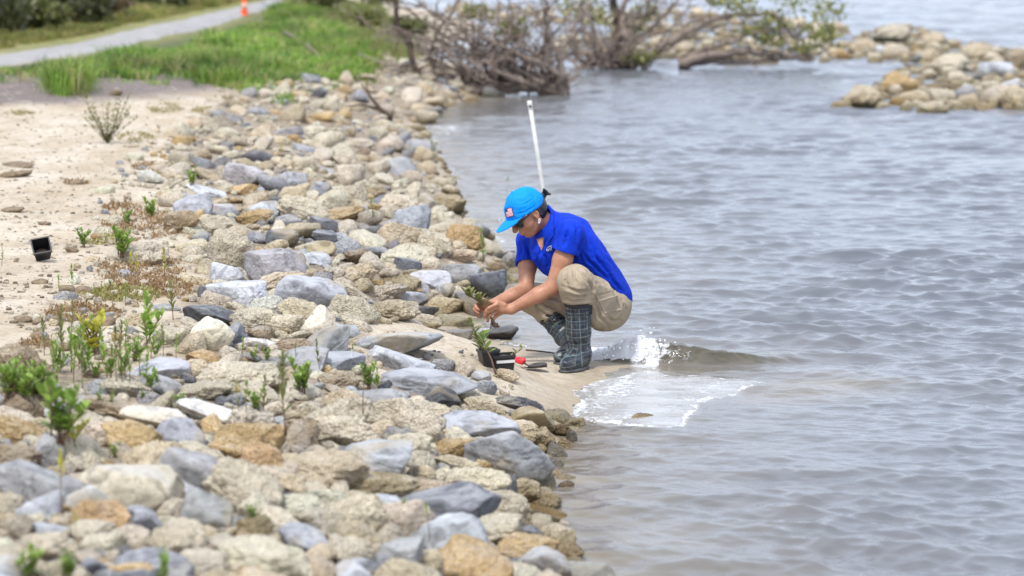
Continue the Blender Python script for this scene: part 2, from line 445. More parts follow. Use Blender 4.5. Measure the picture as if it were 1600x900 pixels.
mp = t.n('ShaderNodeMapping'); mp.inputs['Scale'].default_value = (1.0, 0.45, 1.0); t.l(p, mp.inputs['Vector']); pm = mp.outputs[0]
n1 = t.noise(pm, 2.2, 6, 0.65); n2 = t.noise(p, 22, 6, 0.7); n3 = t.noise(p, 140, 3, 0.7)
col = t.ramp(n1, [(0.30, (0.40, 0.315, 0.215)), (0.46, (0.49, 0.41, 0.305)), (0.62, (0.58, 0.51, 0.41)), (0.8, (0.63, 0.57, 0.49))])
col = t.mix(1.0, col, t.ramp(n2, [(0.34, 0.66), (0.47, 0.96), (0.7, 1.08)]), 'MULTIPLY')
col = t.mix(1.0, col, t.ramp(n3, [(0.3, 0.7), (0.5, 1.0)]), 'MULTIPLY')
litter = t.math('MULTIPLY', t.ramp(t.noise(pm, 9, 6, 0.7), [(0.55, 0.0), (0.66, 1.0)]), 0.6)
col = t.mix(litter, col, (0.24, 0.17, 0.10))
col = t.mix(t.math('MULTIPLY', t.at('stony_shade'), 0.75), col, t.ramp(n2, [(0.35, (0.07, 0.055, 0.04)), (0.65, (0.33, 0.265, 0.19))]))  # bank ground darkened: shade of the rock gaps put into the colour
col = t.mix(t.at('wet'), col, t.mix(1.0, t.ramp(n2, [(0.3, (0.30, 0.24, 0.165)), (0.6, (0.41, 0.335, 0.235))]), t.ramp(n3, [(0.3, 0.85), (0.6, 1.0)]), 'MULTIPLY'))
dm = t.math('MULTIPLY', t.at('dirt'), t.ramp(t.noise(pm, 4, 5, 0.7), [(0.30, 0.0), (0.42, 1.0)]))
col = t.mix(dm, col, t.ramp(n2, [(0.3, (0.08, 0.062, 0.058)), (0.65, (0.24, 0.195, 0.18))]))
col = t.mix(t.at('dry'), col, t.ramp(n1, [(0.3, (0.13, 0.15, 0.045)), (0.7, (0.27, 0.24, 0.085))]))
col = t.mix(t.at('grass'), col, (0.07, 0.085, 0.03))
t.set(Base_Color=col, Roughness=t.math('SUBTRACT', 0.95, t.math('MULTIPLY', t.at('wet'), 0.45)))
b = t.bump(n1, 0.4, 0.10); b = t.bump(n2, 0.6, 0.03, b); b = t.bump(n3, 0.4, 0.004, b); t.l(b, t.b.inputs['Normal'])
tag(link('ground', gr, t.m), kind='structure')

# gravel path, a sheet with its own thickness above the ground
A, B = P_PATH; V = []; n = len(A)
def dens(P, k=14):
    out = []
    for i in range(len(P) - 1):
        for j in range(k): out.append(P[i] + (P[i + 1] - P[i]) * j / k)
    return np.array(out + [P[-1]])
A, B = dens(A), dens(B); rows = []
for a, b_ in zip(A, B):
    for j in range(7):
        q = a + (b_ - a) * j / 6 + rng.normal(0, 0.02, 2); z = float(H(q[0], q[1])) + (0.035 if 0 < j < 6 else -0.01)
        V.append((q[0], q[1], z))
gp = npmesh('path', np.array(V), grid_quads(len(A), 7))
t = NT('path_gravel'); n1 = t.noise(t.pos(), 3, 5); n2 = t.noise(t.pos(), 60, 4)
col = t.mix(1.0, t.ramp(n1, [(0.3, (0.27, 0.26, 0.26)), (0.7, (0.38, 0.365, 0.36))]), t.ramp(n2, [(0.3, 0.7), (0.6, 1.05)]), 'MULTIPLY')
t.set(Base_Color=col, Roughness=0.95); t.l(t.bump(n2, 0.5, 0.02), t.b.inputs['Normal'])
tag(link('path', gp, t.m), kind='structure')

# ------------------------------------------------------------------ water: one sheet of wind waves
ys = np.concatenate([np.array([-30, -8, 0, 3, 5, 6.5]), 7.6 * np.exp(np.arange(0, 1900) * math.log(90 / 7.6) / 1900), spaced(90, 4000, 0.3, 1.05)])
us = np.concatenate([[-60, -20, -8, -3, -1.2], np.linspace(-0.75, 1.2, 420), [1.5, 2.5, 8, 30, 60]])
YY, UU = np.meshgrid(ys, us, indexing='ij'); XX = UU * (0.19 * np.maximum(YY, 5) + 0.5)
wx, wy = XX.ravel().copy(), YY.ravel().copy()
sdw = shore_sd(wx, wy)
wr = np.random.default_rng(5); z = np.zeros_like(wx); dx = np.zeros_like(wx); dy = np.zeros_like(wx)
spc = np.maximum(wy * math.log(90 / 7.6) / 1900, 0.016)
offshore = sstep(0.0, 1.6, -sdw)
warp = (fbm(wx * 0.5, wy * 0.28, 3, 41) - 0.45) * 3.0
gust = 0.20 + 1.25 * fbm(wx * 0.8, wy * 0.5, 4, 71) ** 1.3 * 1.4
for i in range(96):
    lam = 0.07 * ((0.62 if i % 8 else 1.3) / 0.07) ** (wr.random() ** 0.9); k = 2 * math.pi / lam
    ang = R(-100) + wr.normal(0, 0.40 + 0.22 * (lam < 0.25))
    amp = 0.0048 * lam ** 0.9 * (0.6 + 0.8 * wr.random())
    kx, ky = k * math.cos(ang), k * math.sin(ang)
    ph = kx * wx + ky * wy + warp * 0.7 + wr.random() * 6.283
    a = amp * np.clip((lam / (spc * 2.6) - 1) * 1.2, 0, 1) * gust
    if lam > 0.9: a = a * (0.35 + 0.65 * offshore)
    else: a = a * (0.5 + 0.5 * offshore)
    c = np.cos(ph); s_ = np.sin(ph); z += a * c; ch = 1.0
    dx -= ch * a * s_ * math.cos(ang); dy -= ch * a * s_ * math.sin(ang)
# the small breaker that runs up beside the boots
CREST = np.array([G(a, b)[:2] for a, b in [(925, 563), (985, 564), (1050, 568), (1120, 570), (1200, 566), (1290, 560)]])
CH = [0.03, 0.11, 0.105, 0.075, 0.04, 0.0]
xs = CREST[:, 0]; inx = (wx > xs[0] - 0.1) & (wx < xs[-1] + 0.3) & (wy > 12) & (wy < 18)
hc = np.interp(wx, xs, CH, left=0, right=0); yc = np.interp(wx, xs, CREST[:, 1]) + 0.05 * (fbm(wx * 9, wx * 0, 3, 5) - 0.45)
hc = hc * (0.72 + 0.6 * fbm(wx * 14, wy * 2, 3, 8))
u = wy - yc; prof = np.where(u < 0, np.exp(-(u / 0.055) ** 2), np.exp(-(u / 0.26) ** 2))
br = np.where(inx, hc * prof, 0); z += br; left_ = np.interp(wx, [xs[0], xs[1], xs[2], xs[2] + .2], [1, 1, .7, 0]); z += np.where(inx, prof * left_ * 0.05 * (fbm(wx * 30, wy * 30, 3, 17) - .45), 0)
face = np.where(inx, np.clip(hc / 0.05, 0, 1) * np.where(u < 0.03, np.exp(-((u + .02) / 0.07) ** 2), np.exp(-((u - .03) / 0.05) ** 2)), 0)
swash = np.array([G(a, b)[:2] for a, b in [(880, 660), (880, 615), (915, 618), (938, 600), (950, 586), (1010, 572), (1080, 575), (1150, 582), (1185, 592), (1150, 612), (1120, 634), (1060, 652), (985, 662), (930, 668)]])
sw = soft_poly(swash, wx + 0.34 * (fbm(wx * 4, wy * 1.6, 4, 90) - .47), wy + 1.1 * (fbm(wx * 3, wy * 1.3, 4, 91) - .47), 0.09)
z = z * (1 - 0.8 * sw * (br < 0.01)) + 0.012 * sw
z += 0.010 * (1 - sstep(0.0, 0.6, -sdw)) * fbm(wx * 6, wy * 3, 3, 77)
film_sheen = sw; swe = soft_poly(swash, wx, wy, 0.3); fo = np.maximum(sw * (0.10 + 0.8 * fbm(wx * 4, wy * 1.2, 4, 33)) * np.exp(-((swe - .75) / .30) ** 2), np.exp(-((sw - .5) / .28) ** 2) * (0.15 + 1.1 * fbm(wx * 7, wy * 3, 3, 35)))
edge = np.exp(-((sdw + 0.03) / 0.05) ** 2) * sstep(0.45, 0.62, fbm(wx * 3.1, wy * 1.2, 3, 21)) * 0.5
fbr = np.where(inx, (prof > 0.12) * np.interp(wx, [xs[0], xs[1], xs[2], xs[2] + 0.25], [1.0, 1.0, 0.5, 0]) * (0.15 + 0.4 * (wx < xs[2] - .08) + 1.0 * fbm(wx * 22, wy * 16, 3, 15)), 0)
bay = soft_poly(np.array([G(a, b)[:2] for a, b in [(640, 196), (760, 190), (760, 212), (650, 214)]]), wx, wy, 0.5) * (0.1 + 0.7 * fbm(wx * 3, wy, 3, 50))
bay2 = soft_poly(np.array([G(a, b)[:2] for a, b in [(735, 345), (810, 340), (812, 362), (760, 366)]]), wx, wy, 0.3) * 0.9 * fbm(wx * 5, wy * 2, 3, 51)
foam = np.clip(np.maximum.reduce([fo, edge, fbr, bay, bay2]), 0, 1)
murk = np.clip(np.exp(sdw / 0.75) * 0.9, 0, 1)
murk = np.maximum(murk, 0.75 * soft_poly(np.array([G(a, b)[:2] for a, b in [(1100, 590), (1300, 580), (1420, 600), (1330, 625), (1150, 640)]]), wx, wy, 0.4))
wm = npmesh('sea', np.stack([wx + dx, wy + dy, z], 1), grid_quads(len(ys), len(us)))
attr(wm, 'foam', foam); attr(wm, 'murk', murk); attr(wm, 'film_sheen', film_sheen); attr(wm, 'face', face)
t = NT('sea_water'); p = t.pos()
mp = t.n('ShaderNodeMapping'); mp.inputs['Scale'].default_value = (0.55, 1.0, 1.0); t.l(p, mp.inputs['Vector']); pm = mp.outputs[0]
n1 = t.noise(pm, 7, 4, 0.6); n2 = t.noise(pm, 26, 4, 0.6)
v = t.voro(t.mix(0.12, p, t.noise(p, 8, 3, out='Color')), 26, 'DISTANCE_TO_EDGE')
lace = t.ramp(t.noise(t.mix(0.3, p, t.noise(p, 12, 3, out='Color')), 24, 7, 0.72), [(0.44, 0.0), (0.60, 1.0)])
fm = t.math('ADD', t.math('MULTIPLY', t.at('foam'), 1.5), t.math('MULTIPLY', t.math('SUBTRACT', t.math('ADD', lace, t.noise(p, 30, 4)), 1.15), 0.7))
fm = t.ramp(fm, [(0.42, 0.0), (0.85, 1.0)]); fm = t.math('MULTIPLY', fm, t.ramp(t.at('foam'), [(0.10, 0.0), (0.3, 1.0)]))
base = t.mix(t.at('murk'), (0.11, 0.122, 0.145), t.ramp(t.noise(pm, 4, 3), [(0.3, (0.13, 0.105, 0.065)), (0.7, (0.23, 0.19, 0.13))]))
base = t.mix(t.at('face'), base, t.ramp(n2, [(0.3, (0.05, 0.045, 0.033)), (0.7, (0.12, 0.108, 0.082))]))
base = t.mix(t.math('MULTIPLY', t.at('film_sheen'), 0.62), base, t.ramp(n1, [(0.35, (0.34, 0.33, 0.31)), (0.65, (0.56, 0.565, 0.58))]))  # swash paled: milky foam plus reflected sky put into the base colour
base = t.mix(fm, base, t.ramp(t.noise(p, 18, 5, 0.7), [(0.3, (0.56, 0.57, 0.60)), (0.6, (0.72, 0.74, 0.77))]))
t.set(Base_Color=base, Roughness=t.math('ADD', 0.04, t.math('MULTIPLY', fm, 0.6)), IOR=1.33)
b = t.bump(n1, 0.3, 0.03); b = t.bump(n2, 0.35, 0.010, b); b = t.bump(t.math('MULTIPLY', fm, 1.0), 0.5, 0.006, b)
t.l(b, t.b.inputs['Normal'])
tag(link('water', wm, t.m), kind='structure')

# spray thrown up where the breaker hits the sand
mb = MB(); V0 = bmesh.new(); bmesh.ops.create_icosphere(V0, subdivisions=1, radius=1); V0v = [v.co.copy() for v in V0.verts]; V0f = [tuple(x.index for x in f.verts) for f in V0.faces]; V0.free()
for i in range(150):
    tt = rng.random() ** 1.2; px = 940 + 130 * tt; j = rng.random()
    base = 563 - 8 * j; top = 18 + 34 * math.exp(-((px - 1015) / 26) ** 2) if px > 985 else 10 + 22 * (px - 940) / 45
    py = base - top * rng.random() ** 1.5; Y = G(px, 566)[1] + rng.normal(0, 0.06)
    c = Vector(PL(px + rng.normal(0, 3), py, Y)); r = 0.002 + 0.005 * rng.random() ** 3
    st = Vector((1 + rng.random(), 1, 0.8 + 1.2 * rng.random()))
    mb.add([c + Vector((q.x * r * st.x, q.y * r, q.z * r * st.z)) for q in V0v], V0f)
M['foam'] = simple('foam_white', (0.78, 0.8, 0.83), 0.35, 0.05)
tag(mb.build('spray', M['foam']), kind='stuff')

# ------------------------------------------------------------------ rocks
def ico(sub):
    bm = bmesh.new(); bmesh.ops.create_icosphere(bm, subdivisions=sub, radius=1.0)
    V = np.array([v.co[:] for v in bm.verts]); F = np.array([[v.index for v in f.verts] for f in bm.faces]); bm.free()
    return V / np.linalg.norm(V, axis=1)[:, None], F
ICO = {k: ico(k) for k in (2, 3, 5)}
def rock_shape(fam, seed, sub=5):
    D, F = ICO[sub]; r_ = np.random.default_rng(seed)
    n = {'T': 13, 'B': 9, 'S': 8, 'W': 7}[fam]
    N = r_.normal(size=(n, 3)); N /= np.linalg.norm(N, axis=1)[:, None]
    if fam in 'SB': N = np.vstack([N, [[0.12, 0.1, 1]], [[-0.1, 0.04, -1]]]); N /= np.linalg.norm(N, axis=1)[:, None]
    h = r_.uniform(0.66, 1.05, len(N)) if fam in 'TB' else r_.uniform(0.52, 1.0, len(N))
    def cut(N, h, k, r0):
        q = np.minimum(h / np.maximum(D @ N.T, 1e-3), 4); return -np.log(np.exp(-k * q).sum(1) + np.exp(-k * r0)) / k
    r = cut(N, h, {'T': 22, 'B': 48, 'S': 110, 'W': 120}[fam], np.full(len(D), 1.35))
    for _ in range({'T': 3, 'B': 2, 'S': 1, 'W': 1}[fam]):      # chipped corners and broken faces
        N2 = r_.normal(size=(6, 3)); N2 /= np.linalg.norm(N2, axis=1)[:, None]; sup = (D[:, None, :] * r[:, None, None] * N2[None]).sum(2).max(0) if len(D) < 12000 else 1
        r = cut(N2, sup * r_.uniform(0.80, 1.02, 6), {'T': 45, 'B': 80, 'S': 130, 'W': 130}[fam], r)
    P = D * r[:, None]
    off = Vector(r_.uniform(-50, 50, 3).tolist()); out = np.empty(len(P))
    rough = fam in 'TB'
    for i, v in enumerate(P):
        w = Vector(v)
        a = mnoise.fractal(w * 1.5 + off, 1.0, 2.0, 3)
        if rough:
            b2 = mnoise.fractal(w * 4.2 - off, 0.75, 2.1, 4)
            c2 = max(0.0, 0.45 - mnoise.voronoi(w * 4.5 + off)[0][0]) if sub == 5 else 0
            c3 = max(0.0, 0.4 - mnoise.voronoi(w * 10 + off)[0][0]) if sub == 5 else 0
            out[i] = 0.09 * a + 0.085 * b2 - 0.13 * c2 - 0.09 * c3
        else:
            b2 = mnoise.fractal(Vector((w.x * 3, w.y * 3, w.z * 7)) + off, 0.9, 2.1, 4)
            out[i] = 0.045 * a + 0.035 * b2 + 0.03 * abs(mnoise.noise(w * 2.3 - off))
    P = P + D * out[:, None]
    lo, hi = P.min(0), P.max(0); P = (P - (lo + hi) / 2) / ((hi - lo) / 2)
    return P, F
PROTO = {}
for fam, cnt in (('T', 13), ('B', 10), ('S', 11), ('W', 9)):
    PROTO[fam] = []
    for i in range(cnt):
        P, F = rock_shape(fam, 100 * ord(fam) + i)
        me = npmesh('rock', P, F); me.materials.append(M['rock_r'] if fam in 'TB' else M['rock_s']); PROTO[fam].append(me)
LOW = {f: [rock_shape(f, 31 * ord(f) + i, 2) for i in range(9)] for f in 'TBS'}
MIDR = {f: [rock_shape(f, 77 * ord(f) + i, 3) for i in range(9)] for f in 'TBS'}
TINT = dict(cream=(.76, .675, .52), tan=(.67, .56, .395), ochre=(.62, .44, .22), orange=(.66, .45, .25), brown=(.40, .31, .21), olive=(.42, .345, .21),
            blue=(.37, .385, .415), pale=(.51, .525, .56), grey=(.36, .355, .36), dark=(.15, .155, .175), black=(.055, .055, .06), white=(.78, .75, .69), sand=(.71, .62, .49))
def place_rock(px, py, w, h, fam, tint, seed, parent=None, low=None, sink=1.2, rz=None, tilt=None):
    r_ = np.random.default_rng(seed)
    g = GT(px, min(py + h * 0.46, 1100)); sc = project(g)[2]
    sx = 0.5 * w / sc; sz = 0.5 * h / sc; sy = sx * (0.62 + 0.3 * r_.random())
    Yc = g[1] + sy * 0.62; c = PL(px, py, Yc)
    ground = float(H(c[0], Yc)); sc2 = project(c)[2]; sx = 0.5 * w / sc2 * 1.04; sz = 0.5 * h / sc2 * 1.05
    top = c[2] + sz; bot = min(c[2] - sz * sink, ground - 0.10 * sz)
    if top < ground + 0.02: top = ground + 0.03
    sz = (top - bot) / 2; cz = (top + bot) / 2
    rzv = (r_.choice([0, math.pi]) + r_.normal(0, 0.22)) if rz is None else rz
    tl = (r_.normal(0, 0.10), r_.normal(0, 0.13)) if rz is None else (r_.normal(0, 0.26), r_.normal(0, 0.30))
    rot = Matrix.Rotation(tl[0], 4, 'X') @ Matrix.Rotation(tl[1], 4, 'Y') @ Matrix.Rotation(rzv, 4, 'Z')
    col = np.array(TINT[tint]) * (1 + 0.09 * r_.normal()) * (1 + 0.012 * r_.normal(size=3)); col = np.clip(col, 0.03, 0.8)
    if low is not None:
        P, F = low[fam if fam in low else 'S'][r_.integers(0, 9)]
        Mx = np.array(rot.to_3x3()); return (P * np.array([sx, sy, sz])) @ Mx.T + np.array([c[0], Yc, cz]), F, col
    me = PROTO[fam][r_.integers(0, len(PROTO[fam]))]
    o = bpy.data.objects.new('rock', me); COL.objects.link(o)
    o.rotation_euler = rot.to_euler(); o.location = (c[0], Yc, cz); o.scale = (sx, sy, sz); o.color = (*col, 1)
    return o
ROCKS = [l.split('|') for l in '''366 391 82 66 T cream|big pale boulder with hollows and a grey patch
217 398 92 36 B sand|long pale rock half buried beside the brown weed mat
432 418 92 64 W grey|tall pointed grey rock with a sharp ridge
371 458 94 38 S pale|smooth pale blue rounded slab
356 428 56 30 S pale|pale blue rock wedged against the boulder with hollows
321 456 26 20 S dark|small dark rock against the pale blue slab
487 461 112 60 S blue|broad grey rock with tan crust and dark end
421 479 60 32 B white|chalk white broken rock
497 508 62 54 W sand|angular tan block with a flat face and pointed top
447 506 62 30 B sand|squat tan block against the angular tan block
335 493 104 30 S dark|dark grey slab with pale streaks
325 523 74 52 W cream|triangular pale tan rock beside dark slab
364 526 50 36 W dark|dark slate rock behind the triangular one
540 519 48 28 S blue|small blue grey rock on sand between tan rocks
403 538 56 20 S white|flat whitish rock under the seedlings
457 543 62 26 B brown|brown block with a pale top
270 526 62 30 T cream|rounded cream rock among the green seedlings
318 557 56 22 B orange|low rock with an orange face
237 576 112 26 S pale|flat pale blue slab beside the seedling patch
375 588 134 42 B cream|wide flat pale tan boulder with a low dome
285 347 60 38 B brown|brown grey slanted rock at the edge of the weed mat
340 352 72 34 T cream|cream rounded rock with a dark notch
397 340 62 26 T ochre|bright ochre rounded rock
441 373 52 32 S dark|dark grey rock with a pale bleached top
505 370 44 20 S dark|low dark grey rock with a pale rim
495 387 62 18 S olive|flat brownish rock with a smooth top
492 405 50 20 S pale|flat pale blue stone among tan rubble
382 275 74 38 S grey|large rounded grey boulder far up the bank
378 297 46 18 T ochre|tan ochre rock under the large grey boulder
302 323 62 36 S blue|rounded blue grey boulder
320 300 64 18 S pale|pale flat stone behind the blue grey boulder
350 327 50 18 S pale|pale thin slab leaning on blue grey boulder
236 277 50 20 B white|whitish low rock at the sand edge
412 328 50 26 S pale|pale grey rounded rock behind the ochre rock
466 327 82 42 T cream|big cream mound rock with a rough top
505 351 44 24 W dark|dark rock next to the cream mound
458 279 44 20 S blue|blue grey flat stone near the large grey boulder
501 296 38 24 S blue|squat blue grey stone far along the bank
587 300 34 22 T brown|small brown rounded rock
548 305 52 32 B sand|pale tan faceted rock
535 333 82 20 B ochre|long ochre yellow ledge rock
700 317 56 28 T olive|brownish rock close to the far waterline
624 318 62 28 B sand|low tan rock with a flat slope
625 369 72 38 B tan|tan rock with an orange split face
675 380 64 38 T cream|round cream boulder with a grey foot
727 371 62 42 B ochre|orange stained rock beside the water
722 400 52 22 T tan|low brown tan rock below the stained one
637 414 42 22 W dark|dark grey wedge stone among cream rocks
632 402 82 34 B cream|cream rock with smooth flanks
672 436 68 30 S pale|pale topped slab with a dark underside
715 428 84 32 S grey|long grey streaked slab
766 446 62 48 S dark|dark grey boulder with a pale diagonal streak
795 408 38 28 S grey|grey round stone close behind the blue shirt
693 455 40 24 S grey|plain mid grey pebble like rock
642 468 52 24 S blue|blue slate stone with square corners
692 478 60 26 B tan|lumpy tan stone above sand
597 458 78 26 B sand|flat tan ledge with a straight edge
612 484 92 32 B tan|broad yellowish tan ledge
560 428 62 30 T tan|crumbly tan rock with rubble surface
628 442 60 28 T olive|crumbly olive tan rock
555 402 50 24 T brown|brown pitted rock halfway along the bank
617 539 148 36 S blue|long blue grey slab with an orange inner face
661 504 62 28 T cream|pitted cream rock behind the long slab
715 523 48 14 S grey|low wet grey stone on the sand
785 521 52 22 S dark|dark wet stone under the hands
632 568 112 28 S pale|pale grey slab with a dark cracked face
530 566 82 24 S blue|flat blue grey stone beside the brown one
530 596 68 30 T brown|brown pitted rock with a rounded back
672 602 148 42 S blue|great pale blue slab sloping toward the sand
690 625 60 34 W black|black rock under the great slab
750 635 56 30 T tan|tan pitted rock beside the black rock
802 629 82 20 B dark|dark flat crusted rock on the beach
830 653 72 36 W olive|olive brown wedge rock on the waterline
597 626 112 38 S grey|grey block with a pale flat top
736 661 134 40 S blue|broad blue grey ledge near the waterline
612 646 78 52 T cream|cream boulder with a bluish foot
655 666 92 54 T sand|smooth rounded cream boulder
520 656 134 62 T cream|large lumpy cream boulder
790 586 38 20 T tan|little tan stone in front of the plant pots
750 588 38 18 S grey|little grey stone in front of the plant pots
455 590 52 34 B tan|tan rock behind the tall seedling
790 706 146 84 W blue|big smooth slate boulder running into the water
705 700 72 34 T ochre|ochre brown pitted rock leaning on the slate boulder
630 702 92 48 T cream|cream broken boulder next to the ochre one
588 718 112 56 S blue|bluish slab tilted between tan boulders
512 732 142 58 T tan|long tan boulder under the bluish slab
592 757 122 42 B olive|smooth olive tan rock
384 693 134 62 B ochre|orange stained cream boulder
410 718 74 56 T orange|rust orange rounded end of the stained rock
536 677 124 56 T cream|lumpy cream boulder covered in small pits
690 790 176 52 S dark|long dark slab with a flat pale top
559 806 98 64 T cream|deeply pitted round cream boulder
624 813 104 60 B sand|smooth tan boulder with a sloping side
655 741 54 30 T tan|small tan rock tucked beside the bluish slab
740 753 112 46 T cream|cream rock reaching the waterline
670 762 92 28 T tan|low tan rock above the long dark slab
798 763 30 44 W dark|small dark wet upright stone
820 766 50 40 T tan|tan rock washed by ripples
757 826 124 42 T sand|long sandy tan rock by the water
700 839 132 60 S pale|pale blue slab with one seedling on it
827 834 46 26 W dark|small dark wedge stone at the water edge
795 811 62 22 B brown|brown wet rock at the water edge
625 866 78 46 S grey|grey and tan mottled rock
850 881 92 52 W grey|pyramid shaped grey tan rock at the water
818 859 112 44 B ochre|ochre ledge rock at the water
473 844 88 44 S blue|slate blue block with a pale top
500 816 92 46 B cream|cream rock with a grey band
398 823 60 36 T olive|small olive tan domed rock
542 860 82 46 T sand|tan rock with a shaded face
557 887 64 28 W blue|dark blue grey stone
420 873 174 68 T cream|large creamy white boulder
850 740 62 14 T tan|submerged tan rock in ripples
852 801 72 14 T ochre|yellowish submerged rock in ripples
846 686 46 26 B tan|small tan rock beside slate boulder tip
876 673 42 22 T brown|small brown rock half in foam
1001 655 54 22 T tan|lone tan rock in the foam
30 566 94 62 T brown|big brownish grey boulder on the sand
35 637 68 46 B brown|grey tan block behind the bushy seedlings
32 676 86 44 T ochre|tan rock with a rough yellow face
75 707 58 62 W grey|upright grey stone with square top
108 620 66 36 T cream|cream rock beside the bushy seedlings
154 677 62 46 T sand|tan rock touching the square ochre boulder
207 687 102 56 B ochre|square ochre boulder with jagged top
284 679 84 50 S blue|blue grey rock behind the stained boulder
240 655 104 34 S sand|smooth pale tan sloping rock
190 642 122 38 B brown|brownish grey slanting rock
196 603 84 38 T cream|tan rock with small pits behind the slanting one
322 611 92 30 B cream|pale tan slab with a curved top
322 646 94 30 S white|white speckled flat slab
60 762 158 56 S grey|large slate slab with a sloped end
66 794 84 42 S pale|pale grey slab under the large slate slab
10 792 54 44 B cream|cream rounded rock at the slate slab
25 824 64 40 T sand|smooth sandy coloured rock
156 806 96 52 B orange|orange tan flat faced rock
195 762 196 74 S sand|huge smooth tan boulder
300 742 112 78 S grey|grey weathered rock with dark holes
377 762 124 84 T cream|big rough tan boulder with cavities
322 800 84 74 W grey|grey hollowed rock with a pale ridge
226 822 42 44 W dark|dark slate stone beside hollowed rock
280 846 86 62 B sand|tan wedge rock with a grey tip
230 879 124 42 S blue|blue grey rock close to the camera
65 857 94 52 T cream|cream rock with a mossy hollow
76 832 64 26 S pale|pale blue thin rock
160 851 84 36 B cream|pale cream flat rock
430 781 44 22 W black|blackish stone between tan boulders
470 791 74 40 T sand|sandy rock beside the blackish stone
202 893 74 30 T ochre|yellow and white striped rock
145 889 48 36 W dark|dark blue grey wedge near camera
345 822 40 30 W dark|dark chip of stone in the gap
455 760 60 40 T tan|tan rock behind the sandy one'''.split('\n')]
BANK = []      # (px, py, w, h, label, object)
for i, (spec, lab) in enumerate(ROCKS):
    s_ = spec.split(); px, py, w, h = map(float, s_[:4])
    o = place_rock(px, py, w, h, s_[4], s_[5], 1000 + i); BANK.append((px, py, w, h, lab, o))
# breakwater
BWR = [l.split('|') for l in '''1345 150 86 40 T tan|domed tan rock at the tip of the breakwater
1405 128 66 40 T ochre|tan brown rock behind the domed tip rock
1506 144 52 30 S grey|only grey rounded rock of the breakwater
1425 152 70 28 T tan|low tan rock beside the domed tip rock
1470 150 64 30 B cream|pale rock next to the grey breakwater rock
1560 148 72 40 T sand|pale tan rock over a dark gap
1590 150 60 42 T tan|last tan rock of the nearer spit
1345 72 60 28 T tan|rounded tan rock on the farther spit
1395 52 82 34 T cream|tall cream rock at the top of the farther spit
1315 84 50 18 T ochre|low tan rock at the point of the farther spit
1400 78 62 26 B sand|square tan rock midway on the farther spit
1375 78 34 18 S pale|pale blue stone on the farther spit
1455 60 60 26 T tan|tan rock on the far crest
1480 100 82 40 T cream|big cream rock where both spits meet
1530 82 70 34 T tan|tan mound above the meeting of the spits
1590 92 52 36 T brown|brown rock on the far end of the breakwater
1450 86 56 28 T tan|rounded tan rock behind the big cream one
1560 108 70 30 S pale|pale grey slab on the breakwater crest'''.split('\n')]
WALL = []
def place_bw(px, py, w, h, fam, tint, seed):
    r_ = np.random.default_rng(seed); g = G(px, py + h * 0.5); sc = project(g)[2]
    sx = 0.5 * w / sc; sy = sx * 0.9; c = PL(px, py, g[1] + sy * 0.5); sz = 0.5 * h / sc
    return g, c, sx, sy, sz, r_
# the mound the breakwater rocks are heaped on
for i, (spec, lab) in enumerate(BWR):
    s_ = spec.split(); px, py, w, h = map(float, s_[:4]); w *= .8; h *= .88
    g, c, sx, sy, sz, r_ = place_bw(px, py, w, h, s_[4], s_[5], 3000 + i)
    top = c[2] + sz; bot = -0.15; me = PROTO[s_[4]][r_.integers(0, len(PROTO[s_[4]]))]
    o = bpy.data.objects.new('rock', me); COL.objects.link(o); o.location = (c[0], c[1], (top + bot) / 2); o.scale = (sx, sy * 1.3, (top - bot) / 2)
    o.rotation_euler = (0, 0, r_.normal(0, 0.4)); o.color = (*(np.array(TINT[s_[5]]) * (.97 + 0.07 * r_.normal())), 1); WALL.append((px, py, w, h, lab, o))
BW_POLY = np.array([(1310, 162), (1325, 148), (1370, 132), (1400, 112), (1430, 100), (1400, 88), (1350, 90), (1300, 90), (1300, 72), (1340, 55), (1380, 40), (1440, 42), (1480, 62), (1560, 72), (1680, 88), (1680, 165), (1500, 168), (1400, 166)])
def in_poly_px(poly, px, py): return bool(poly_inside(poly, np.array([px]), np.array([py]))[0])
def darts(poly, existing, sizes, seed, n_try, asp=2.0, pack=0.40, scale_of=None, y_pow=1.0):
    r_ = np.random.default_rng(seed); ex = [(a, b, c) for a, b, c in existing]; out = []
    lo, hi = poly.min(0), poly.max(0)
    for smed, frac in sizes:
        for _ in range(int(n_try * frac)):
            px = r_.uniform(lo[0], hi[0]); py = lo[1] + (hi[1] - lo[1]) * r_.random() ** y_pow
            if not in_poly_px(poly, px, py): continue
            w = smed * r_.uniform(0.8, 1.25) * scale_of(py)
            arr = np.array(ex)
            if len(ex) and ((np.abs(arr[:, 0] - px) / (pack * (arr[:, 2] + w))) ** 2 + (np.abs(arr[:, 1] - py) * asp / (pack * (arr[:, 2] + w))) ** 2 < 1).any(): continue
            ex.append((px, py, w)); out.append((px, py, w, w * r_.uniform(0.24, 0.54)))
    return out
sc_at = lambda py: (py + 121) / 2.2
def pick(r_):
    x = r_.random()
    if x < 0.38: return r_.choice(['T', 'B', 'B']), 'cream'
    if x < 0.60: return r_.choice(['T', 'B', 'B']), 'tan'
    if x < 0.72: return r_.choice(['T', 'B', 'B']), 'sand'
    if x < 0.76: return 'B', 'ochre'
    if x < 0.78: return 'T', 'brown'
    if x < 0.88: return r_.choice(['S', 'W']), 'blue'
    if x < 0.94: return 'S', 'pale'
    if x < 0.985: return r_.choice(['S', 'W']), 'grey'
    return 'W', 'dark'
bwf = darts(BW_POLY, [(a[0], a[1], a[2] * 0.8) for a in WALL], [(0.27, 1), (0.20, 1.8), (0.13, 3.6)], 21, 900, 2.4, 0.34, sc_at)
bwf.sort(key=lambda q: -q[2])
